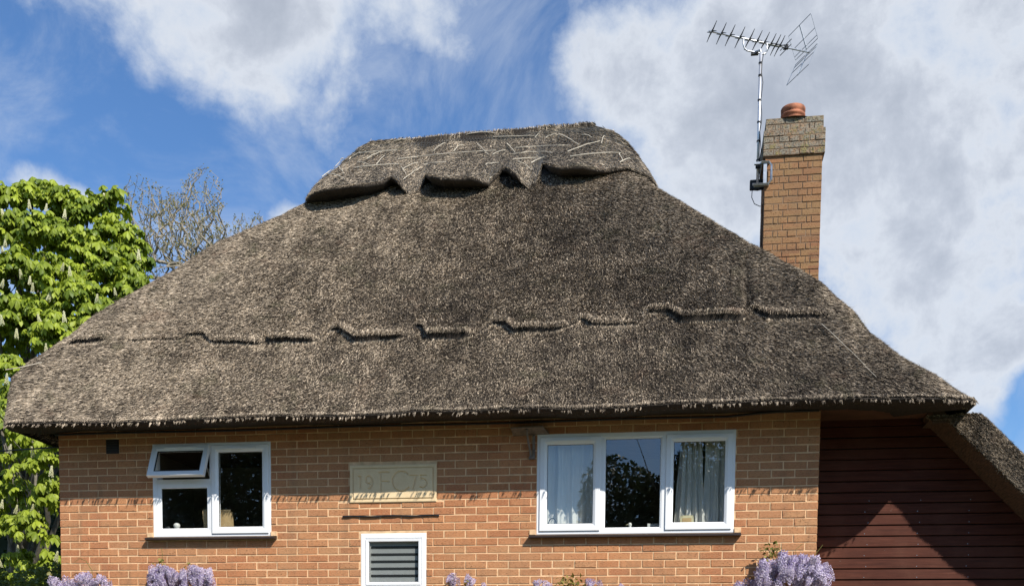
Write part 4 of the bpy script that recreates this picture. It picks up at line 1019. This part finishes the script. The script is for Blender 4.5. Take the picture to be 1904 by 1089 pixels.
# hanging sprays in front of the dark gap beside the wall
for (px_, py_, Y) in [(30, 812, 4.2), (60, 805, 4.0), (85, 818, 4.0), (98, 812, 3.9), (12, 845, 4.2), (45, 850, 4.1), (72, 862, 4.0), (90, 848, 4.0), (50, 905, 4.4), (70, 912, 4.3), (90, 900, 4.2), (100, 890, 4.2), (35, 918, 4.4), (98, 925, 4.2), (5, 910, 4.5), (55, 925, 4.4), (20, 960, 4.3), (40, 955, 4.2), (60, 958, 4.2), (75, 965, 4.2), (5, 975, 4.3), (55, 985, 4.2), (85, 980, 4.2), (30, 1015, 4.5), (52, 1040, 4.3), (95, 1035, 4.2), (10, 1060, 4.4), (58, 1055, 4.4), (35, 1030, 4.6), (102, 1038, 4.1), (0, 940, 4.5), (15, 885, 4.4)]:
    p = at(px_, py_, Y)
    for i in range(2): tips.append(p + rng.normal(0, .07, 3))
tips = np.array(tips)
# leaves around each tip
nt = len(tips); per = 6; LP = []; LY = []; 
for i in range(per):
    yaw = rng.random(nt) * 2 * math.pi; rr_ = rng.uniform(.06, .15, nt)
    LP.append(tips + np.stack([np.cos(yaw) * rr_, np.sin(yaw) * rr_, rng.uniform(-.05, .05, nt)], -1)); LY.append(yaw)
LP = np.vstack(LP); LY = np.concatenate(LY); n = len(LP)
RM = rotm(LY, rng.uniform(.1, .65, n), rng.normal(0, .25, n)); SS = rng.uniform(.62, 1.15, n)
pal = [palmate(seed=i) for i in range(4)]
px_, py_ = pix(LP); infr = (px_ > -10) & (px_ < 300) & (py_ > 300) & (py_ < 1100)
behind = LP[:, 1]
score = np.where(infr, vis_size(LP) * SS * np.where((px_ < 108) & (py_ > 800), 1.6, 1), -1); order = np.argsort(-score); top = order[:300]; rest = order[300:]
lme = []
for V, F in pal:
    me = bpy.data.meshes.new('leaf'); me.from_pydata([tuple(v) for v in V], [], [tuple(f) for f in F.tolist()]); me.materials.append(M['leaf'])
    a = me.attributes.new('rnd', 'FLOAT', 'POINT'); a.data.foreach_set('value', np.full(len(V), random.random() * .8 + .1)); lme.append(me)
for q in top:
    o = bpy.data.objects.new('leaf', lme[q % 4]); C.objects.link(o); o.parent = ch; o.matrix_parent_inverse = Matrix.Translation(-Vector(ch.location))
    o.matrix_basis = Matrix.Translation(LP[q]) @ Matrix(RM[q].tolist()).to_4x4() @ Matrix.Scale(SS[q], 4)
for i in range(4):
    s = rest[i::4]; scatter('foliage', pal[i][0], pal[i][1], LP[s], RM[s], SS[s], M['leaf'], ch)
# inner, shaded leaves fill the middle of the crown
n = 1100; li = rng.integers(0, len(lob), n); IP = np.array([lob[i][0] for i in li]) + np.clip(rng.normal(0, .5, (n, 3)), -1, 1) * np.array([lob[i][1] * .55 for i in li])[:, None] + np.array([-.25, .6, -.2])
scatter('inner_foliage', pal[0][0], pal[0][1], IP, rotm(rng.random(n) * 6.28, rng.uniform(.1, .7, n), rng.normal(0, .3, n)), rng.uniform(.6, 1, n), M['leaf'], ch)
# trunk and limbs
(tv, pts_) = limb((-5.6, 7.6, GZ), (-5.2, 7.4, 3.5), .26, .15, .3, 9); mesh('trunk', *tv, M['bark'], ch, True)
for (p, r_) in lob[::1]:
    s = random.choice(pts_[4:]); lv, lp = limb(s, p, .06, .015, .35, 6); mesh('branch', *lv, M['bark'], ch, True)
lv = [limb(random.choice(lp_), tips[i], .010, .004, .15, 3)[0] for i in range(0, nt, 4) for lp_ in [[Vector(lob[int(np.argmin([np.linalg.norm(tips[i] - l[0]) for l in lob]))][0])]]]
V, F = join(lv); tag(mesh('twigs', V, F, M['bark'], ch), kind='stuff')
for (a, b, r0) in [(at(20, 860, 4.9), at(27, 1000, 4.9), .05), (at(70, 980, 5.0), at(52, 1070, 5.0), .05), (at(27, 970, 4.9), at(26, 1050, 4.9), .045), (at(75, 985, 5.1), at(58, 800, 5.4), .03), (at(14, 860, 4.8), at(8, 740, 5.0), .045)]:
    lv, _ = limb(b, a, r0, r0 * .8, .08, 5); mesh('branch', *lv, M['bark'], ch, True)
lv, _ = limb(Vector((-5.4, 7.5, -1.2)), Vector(at(27, 1050, 4.9)), .12, .06, .2, 6); mesh('branch', *lv, M['bark'], ch, True)
# flower candles
def candle(h=.20):
    Vs = []; F = []
    r = random.Random(3)
    for i in range(56):
        z = h * (i / 56); rad = .034 * (1 - i / 60) + .006; a = i * 2.4; c_ = np.array([rad * math.cos(a), rad * math.sin(a), z]); s = .013
        V = c_ + np.array([[s, 0, 0], [-s * .5, s, 0], [-s * .5, -s, 0], [0, 0, s * 1.2], [0, 0, -s]]); V = V + np.array([[r.uniform(-.004, .004) for _ in range(3)]] * 5)
        b = len(Vs) * 5; Vs.append(V); F += [(b, b + 1, b + 3), (b + 1, b + 2, b + 3), (b + 2, b, b + 3), (b + 1, b, b + 4), (b + 2, b + 1, b + 4), (b, b + 2, b + 4)]
    return np.vstack(Vs), F
V, F = candle(); cme = bpy.data.meshes.new('flower_candle'); cme.from_pydata(V.tolist(), [], F); cme.materials.append(M['candle'])
a = cme.attributes.new('rnd', 'FLOAT', 'POINT'); a.data.foreach_set('value', rng.random(len(V)))
cspots = [(8, 395, 6.3), (55, 375, 6.6), (95, 355, 7.3), (120, 392, 6.6), (150, 372, 7), (195, 365, 6.9), (40, 505, 5.6), (55, 515, 5.6), (115, 490, 5.6), (130, 500, 5.6), (60, 530, 5.4), (35, 540, 5.4), (90, 545, 5.4), (3, 520, 5.7), (3, 545, 5.6), (180, 550, 5.4), (215, 535, 5.9), (258, 470, 6.4), (10, 445, 6.2), (85, 380, 6.6), (5, 455, 6.1),
          (18, 828, 3.9), (62, 835, 3.9), (95, 872, 3.9), (28, 940, 4.0), (60, 940, 4.0), (3, 930, 4.2), (103, 1030, 3.8), (33, 1012, 4.2), (2, 1040, 4.2), (12, 700, 4.5), (30, 615, 5.0), (85, 640, 4.9), (15, 660, 4.8), (5, 590, 5.1), (75, 590, 5.0), (120, 585, 5.1)]
for (a_, b_, Y) in cspots:
    o = bpy.data.objects.new('flower_candle', cme); C.objects.link(o); o.parent = ch; o.matrix_parent_inverse = Matrix.Translation(-Vector(ch.location))
    o.matrix_basis = Matrix.Translation(at(a_, b_ + 14, Y)) @ Euler((random.uniform(-.25, .25), random.uniform(-.25, .25), random.uniform(0, 6))).to_matrix().to_4x4() @ Matrix.Scale(random.uniform(.55, .85), 4)

# dark leafy backing added behind the tree so crown gaps read as shade
def leafcards(n, P, s, m, name, parent, up=.3):
    base = np.array([(-.5, 0, 0), (0, -.32, .06), (.5, 0, 0), (0, .32, .06)]); F = np.array([(0, 1, 2), (0, 2, 3)])
    return scatter(name, base, F, P, rotm(rng.random(n) * 6.28, rng.normal(0, .6, n), rng.normal(0, .6, n)), rng.uniform(.6, 1.3, n) * s, m, parent)
hg = tag(empty('added_hedge', (-6.5, 9, GZ)), 'dark leafy backing added behind the flowering tree', 'added_hedge')
n = 15000; P = np.stack([rng.uniform(-13, -1.2, n), 8.8 + rng.normal(0, .35, n), GZ + rng.random(n) * 7.0], -1); P[:, 2] += .5 * np.sin(P[:, 0] * 2) + (P[:, 2] - GZ) / 7 * np.clip(-5.2 - P[:, 0], 0, 1) * 2.6
leafcards(n, P, .16, M['darkleaf'], 'foliage', hg)
V, F = box_vf(-13, -1.2, 9.0, 9.9, GZ, GZ + 6.3)
bm = bmesh.new(); me = bpy.data.meshes.new('hedge_core'); me.from_pydata(V, [], F); bm.from_mesh(me); bmesh.ops.subdivide_edges(bm, edges=bm.edges[:], cuts=7, use_grid_fill=True)
for v in bm.verts: v.co += Vector((random.uniform(-.15, .15), random.uniform(-.2, .2), random.uniform(-.15, .25)))
bm.to_mesh(me); bm.free(); link('hedge_core', me, hg, M['darkleaf'])
# low bush at the bottom left
bu = tag(empty('garden_bush', (-1.6, 1.2, GZ)), 'round low bush with small pale leaves at the left of the wall foot', 'bush')
n = 3600; c0 = np.array([(at(20, 1100, 1.6)), (at(75, 1098, 1.4)), (at(105, 1092, 1.0)), (at(-30, 1090, 1.6))]); ci = rng.integers(0, 4, n); d = rng.normal(0, 1, (n, 3)); d /= np.linalg.norm(d, axis=1)[:, None]
P = c0[ci] + d * (rng.uniform(.75, 1.05, n) * .30)[:, None]; P[:, 2] -= .0
leafcards(n, P, .055, M['leaf2'], 'foliage', bu)
for i in range(4):
    lv, _ = limb((-1.6, 1.4, GZ), c0[i], .02, .008, .3, 6); mesh('stem', *lv, M['bark'], bu)

# ------------------------------------------------------------------ bare budding trees behind the roof
def bare_tree(name, label, base, cen, rad, ntip, leafn, seed, lw):
    """twigs grown to fill a crown: every tip joins the nearest wood below it"""
    r = np.random.default_rng(seed); root = tag(empty(name, base), label, 'tree')
    base = np.array(base); cen = np.array(cen)
    d = r.normal(0, 1, (ntip, 3)); d /= np.linalg.norm(d, axis=1)[:, None]; d[:, 2] = np.where(d[:, 2] < -.5, -d[:, 2], d[:, 2])
    T = cen + d * (r.random(ntip) ** .33)[:, None] * rad * (1 + .22 * np.sin(d[:, :1] * 5 + d[:, 1:2] * 4))
    root_top = cen - np.array([0, 0, rad[2] * .95]); fork = np.array([root_top * (1 - q) + base * q for q in np.linspace(0, 1, 5)])
    nodes = [f for f in fork]; par = [1, 2, 3, 4, -1]
    order = np.argsort(np.linalg.norm(T - root_top, axis=1))
    for k in order:
        N_ = np.array(nodes); p = T[k]; dd = N_ - p; dist = np.linalg.norm(dd, axis=1) + .8 * np.clip(N_[:, 2] - p[2] + .1, 0, None) * 3
        a = int(np.argmin(dist)); q = N_[a]; L = np.linalg.norm(p - q); n_ = max(1, int(L / .22)); prev = a
        for m_ in range(1, n_ + 1):
            f = m_ / n_; pt = q * (1 - f) + p * f + r.normal(0, .035, 3) * (m_ < n_) + np.array([0, 0, -.10 * L * math.sin(f * math.pi)]); nodes.append(pt); par.append(prev); prev = len(nodes) - 1
    cnt = np.ones(len(nodes)); 
    for k in range(len(nodes) - 1, 4, -1): cnt[par[k]] += cnt[k]
    rr = .0048 * cnt ** .40; parts = []
    for k in range(5, len(nodes)):
        parts.append(tube([nodes[par[k]], nodes[k]], float(rr[k] * 1.08), 3 if cnt[k] < 12 else 5, float(rr[k])))
    V, F = join(parts); tag(mesh('branches', V, F, M['twig'], root), kind='stuff')
    V, F = tube([base] + [f for f in fork[::-1][1:]], lw, 8, float(min(lw, rr[5] * 1.5 + .05))); mesh('trunk', V, F, M['bark'], root, True)
    N_ = np.array(nodes); w_ = np.clip(1.25 - (N_[:, 2] - (cen[2] - rad[2])) / (2 * rad[2]), .12, 1) * (cnt < 6); sel = r.choice(len(N_), leafn, p=w_ / w_.sum()); P = N_[sel] + r.normal(0, .035, (leafn, 3))
    leafcards(leafn, P, .050, M['bud'], 'buds', root)
p = at(338, 470, 15); bare_tree('bare_tree', 'nearly bare pale tree with opening buds behind the left hip of the roof', (p[0], 15, GZ), (p[0], 15, p[2]), np.array([1.62, 1.4, 1.75]), 1700, 5600, 5, .14)
p = at(470, 440, 14); bare_tree('budding_tree', 'small twiggy treetop just showing over the roof slope right of the bare tree', (p[0], 14, GZ), (p[0], 14, p[2] - .2), np.array([.50, .5, .70]), 260, 700, 9, .06)

# trees and an added leafy screen across the lane, behind the viewer (they show in the panes)
for i, (x_, y_, h_, wd_, lab) in enumerate([(6.4, -27, 9.5, 3.8, 'blossoming hawthorn across the lane facing the wide window'), (-11, -27, 13.5, 6.0, 'tall dense dark tree across the lane facing the left window'), (19, -30, 8.0, 4.0, 'low round thorn tree at the far end across the lane')]):
    rt = tag(empty('hawthorn_tree', (x_, y_, GZ)), lab, 'tree')
    n = 52000; d = rng.normal(0, 1, (n, 3)); d /= np.linalg.norm(d, axis=1)[:, None]; P = np.array([x_, y_, GZ + h_ * .56]) + d * (rng.random(n) ** .4)[:, None] * np.array([wd_, 2.0, h_ * .44]) * (1 + .2 * np.sin(d[:, :1] * 7))
    leafcards(n, P, .19, M['darkleaf'], 'foliage', rt); s = rng.choice(n, 900)
    if i == 0: leafcards(900, P[s] + d[s] * .1, .12, M['candle'], 'blossom', rt)
    (tv, pp) = limb((x_, y_, GZ), (x_ + .2, y_, GZ + h_ * .7), .16, .06, .3, 6); mesh('trunk', *tv, M['bark'], rt)
    for q in range(8):
        lv, _ = limb(random.choice(pp[3:]), (x_ + random.uniform(-1, 1) * wd_, y_ + random.uniform(-1, 1.5), GZ + h_ * random.uniform(.6, 1.03)), .05, .012, .5, 6); mesh('branch', *lv, M['twig'], rt)
lh = tag(empty('added_sky_screen', (0, -24, GZ)), 'long unseen leafy screen added behind the viewer to block reflected sky', 'added_hedge')  # unseen foliage wall added to keep reflected sky out of the lower panes
n = 34000; P = np.stack([rng.uniform(-26, 26, n), -24 + rng.normal(0, .3, n), GZ + rng.random(n) * 6.4], -1); leafcards(n, P, .22, M['darkleaf'], 'foliage', lh)
V, F = box_vf(-26, 26, -24.4, -23.8, GZ, GZ + 6.0); mesh('hedge_core', V, F, M['darkleaf'], lh)
for q in range(1, 13): V, F = tube([(-26 + q * 4, -24.1, GZ), (-26 + q * 4 + .1, -24.1, GZ + 5.5)], .05, 5, .02); mesh('stem', V, F, M['bark'], lh)

# ------------------------------------------------------------------ wisteria
def raceme_mesh(seed, L=.26, Rr=.045):
    r = random.Random(seed); Vs = []; F = []; n_ = 80
    for i in range(n_):
        tt = i / n_; z = -L * tt; rad = Rr * (1 - tt) ** .55 * (1 if tt > .05 else .6) + .004; a = i * 2.399; c_ = np.array([rad * math.cos(a), rad * math.sin(a), z + r.uniform(-.006, .006)]); s = r.uniform(.008, .0165) * (1 - .35 * tt)
        out_ = np.array([math.cos(a), math.sin(a), .4]); sd_ = np.array([-math.sin(a), math.cos(a), 0])
        V = np.array([c_ - sd_ * s, c_ + sd_ * s, c_ + out_ * s * .9 + [0, 0, s], c_ + out_ * s * .7 - [0, 0, s * .8]])
        b = len(Vs) * 4; Vs.append(V); F += [(b, b + 1, b + 2), (b, b + 3, b + 1), (b, b + 2, b + 3), (b + 1, b + 3, b + 2)]
    V = np.vstack(Vs); me = bpy.data.meshes.new('raceme'); me.from_pydata(V.tolist(), [], F); me.materials.append(M['lilac'])
    a = me.attributes.new('rnd', 'FLOAT', 'POINT'); a.data.foreach_set('value', np.repeat(np.array([r.random() for _ in range(n_)]), 4)); return me
rms = [raceme_mesh(i, .12 + .022 * i, .042) for i in range(4)]
def wisteria(label, spots, leaves=()):
    c0 = at(*spots[0][:2], -.12); w_ = tag(empty('wisteria', (c0[0], -.02, GZ)), label, 'climber', 'wisteria trained along the brick wall')
    V, F = tube([(c0[0] + .05 * math.sin(i), -.05, GZ + (c0[2] - GZ) * i / 6) for i in range(7)], .022, 6, .012); mesh('stem', V, F, M['bark'], w_, True)
    for (a_, b_, Y, s) in spots:
        o = bpy.data.objects.new('raceme', random.choice(rms)); C.objects.link(o); o.parent = w_; o.matrix_parent_inverse = Matrix.Translation(-Vector(w_.location))
        o.matrix_basis = Matrix.Translation(at(a_, b_, Y)) @ Euler((random.uniform(-.6, .6), random.uniform(-.6, .6), random.uniform(0, 6))).to_matrix().to_4x4() @ Matrix.Scale(s, 4)
    if leaves:
        P = np.array([at(a_, b_, -.10) for a_, b_ in leaves]); k = 7; P = np.repeat(P, k, 0) + rng.normal(0, .03, (len(P) * k, 3)); leafcards(len(P), P, .055, M['wleaf'], 'young_leaves', w_)
    return w_
def cloud_sp(x0, x1, top, n_, dpt=.22, s0=.75):
    L = []
    for i in range(n_):
        a = random.uniform(x0, x1); yy = top(a) + abs(random.gauss(0, 22)) + (0 if i % 3 else -2); L.append((a, yy, -random.uniform(.07, dpt), random.uniform(s0 * .8, s0 * 1.15)))
    return L
wA = wisteria('lilac wisteria sprays at the far left foot of the brick wall', cloud_sp(92, 205, lambda a: 1072 - 8 * math.exp(-((a - 160) / 18) ** 2), 60), [(95, 1070), (188, 1070)])
wB = wisteria('lilac wisteria hanging below the left window', cloud_sp(278, 392, lambda a: 1056 - 9 * math.exp(-((a - 296) / 14) ** 2) - 8 * math.exp(-((a - 362) / 12) ** 2), 95), [(300, 1045), (292, 1050), (350, 1052)])
wC = wisteria('small pair of lilac wisteria sprays right of the small window', [(843, 1066, -.1, .7), (838, 1072, -.12, .6), (849, 1074, -.1, .6), (873, 1070, -.1, .7), (868, 1076, -.1, .6), (880, 1077, -.12, .6), (842, 1080, -.1, .6), (875, 1082, -.1, .6), (900, 1085, -.1, .5)], [(866, 1082)])
wD = wisteria('lilac sprays with yellow-green young leaves below the wide window', [(995, 1080, -.1, .6), (1005, 1077, -.1, .6), (1015, 1080, -.1, .6), (1022, 1084, -.1, .6), (1093, 1076, -.1, .6), (1103, 1078, -.1, .6), (1112, 1080, -.1, .6), (1098, 1083, -.1, .6), (1157, 1086, -.1, .5)], [(1040, 1083), (1050, 1079), (1062, 1076), (1070, 1078), (1078, 1083), (1056, 1084), (1045, 1087), (1066, 1085), (1086, 1082)])
def topE(a): return 1033 + .0058 * (a - 1466) ** 2 * (1 if a < 1466 else .42) - 5 * math.sin(a / 7) + 4 * math.sin(a / 3.1)
wE = wisteria('large lilac wisteria mound at the right corner of the brick wall', cloud_sp(1408, 1538, topE, 170, .42, .8) + cloud_sp(1370, 1430, lambda a: 1080, 16), [(1425, 1030), (1432, 1036), (1440, 1030)])
tm = tag(empty('wisteria_tendril', (.6, -.05, -.3)), 'thin arching tendrils rising above the wisteria', 'tendril')
for pl in ([(172, 1082), (171, 1060), (160, 1042), (148, 1037), (138, 1045)], [(300, 1050), (302, 1030), (300, 1017)], [(1500, 1052), (1512, 1035), (1530, 1012)], [(1478, 1040), (1480, 1020), (1492, 1010)], [(1450, 1045), (1440, 1032), (1426, 1020), (1418, 1016)], [(1450, 1045), (1445, 1030), (1440, 1012)], [(1437, 1085), (1415, 1078), (1395, 1072)]):
    V, F = tube([at(a_, b_, -.12) for a_, b_ in pl], .0035, 4, .0025); mesh('shoot', V, F, M['wleaf'], tm)
P = np.array([at(a_, b_, -.12) for a_, b_ in [(1420, 1018), (1424, 1020), (1429, 1023), (1434, 1027), (1440, 1018), (1446, 1020), (1442, 1026), (1450, 1028), (1438, 1012)]]); P = np.repeat(P, 5, 0) + rng.normal(0, .018, (len(P) * 5, 3)); leafcards(len(P), P, .045, M['leaf2'], 'leaflets', tm)
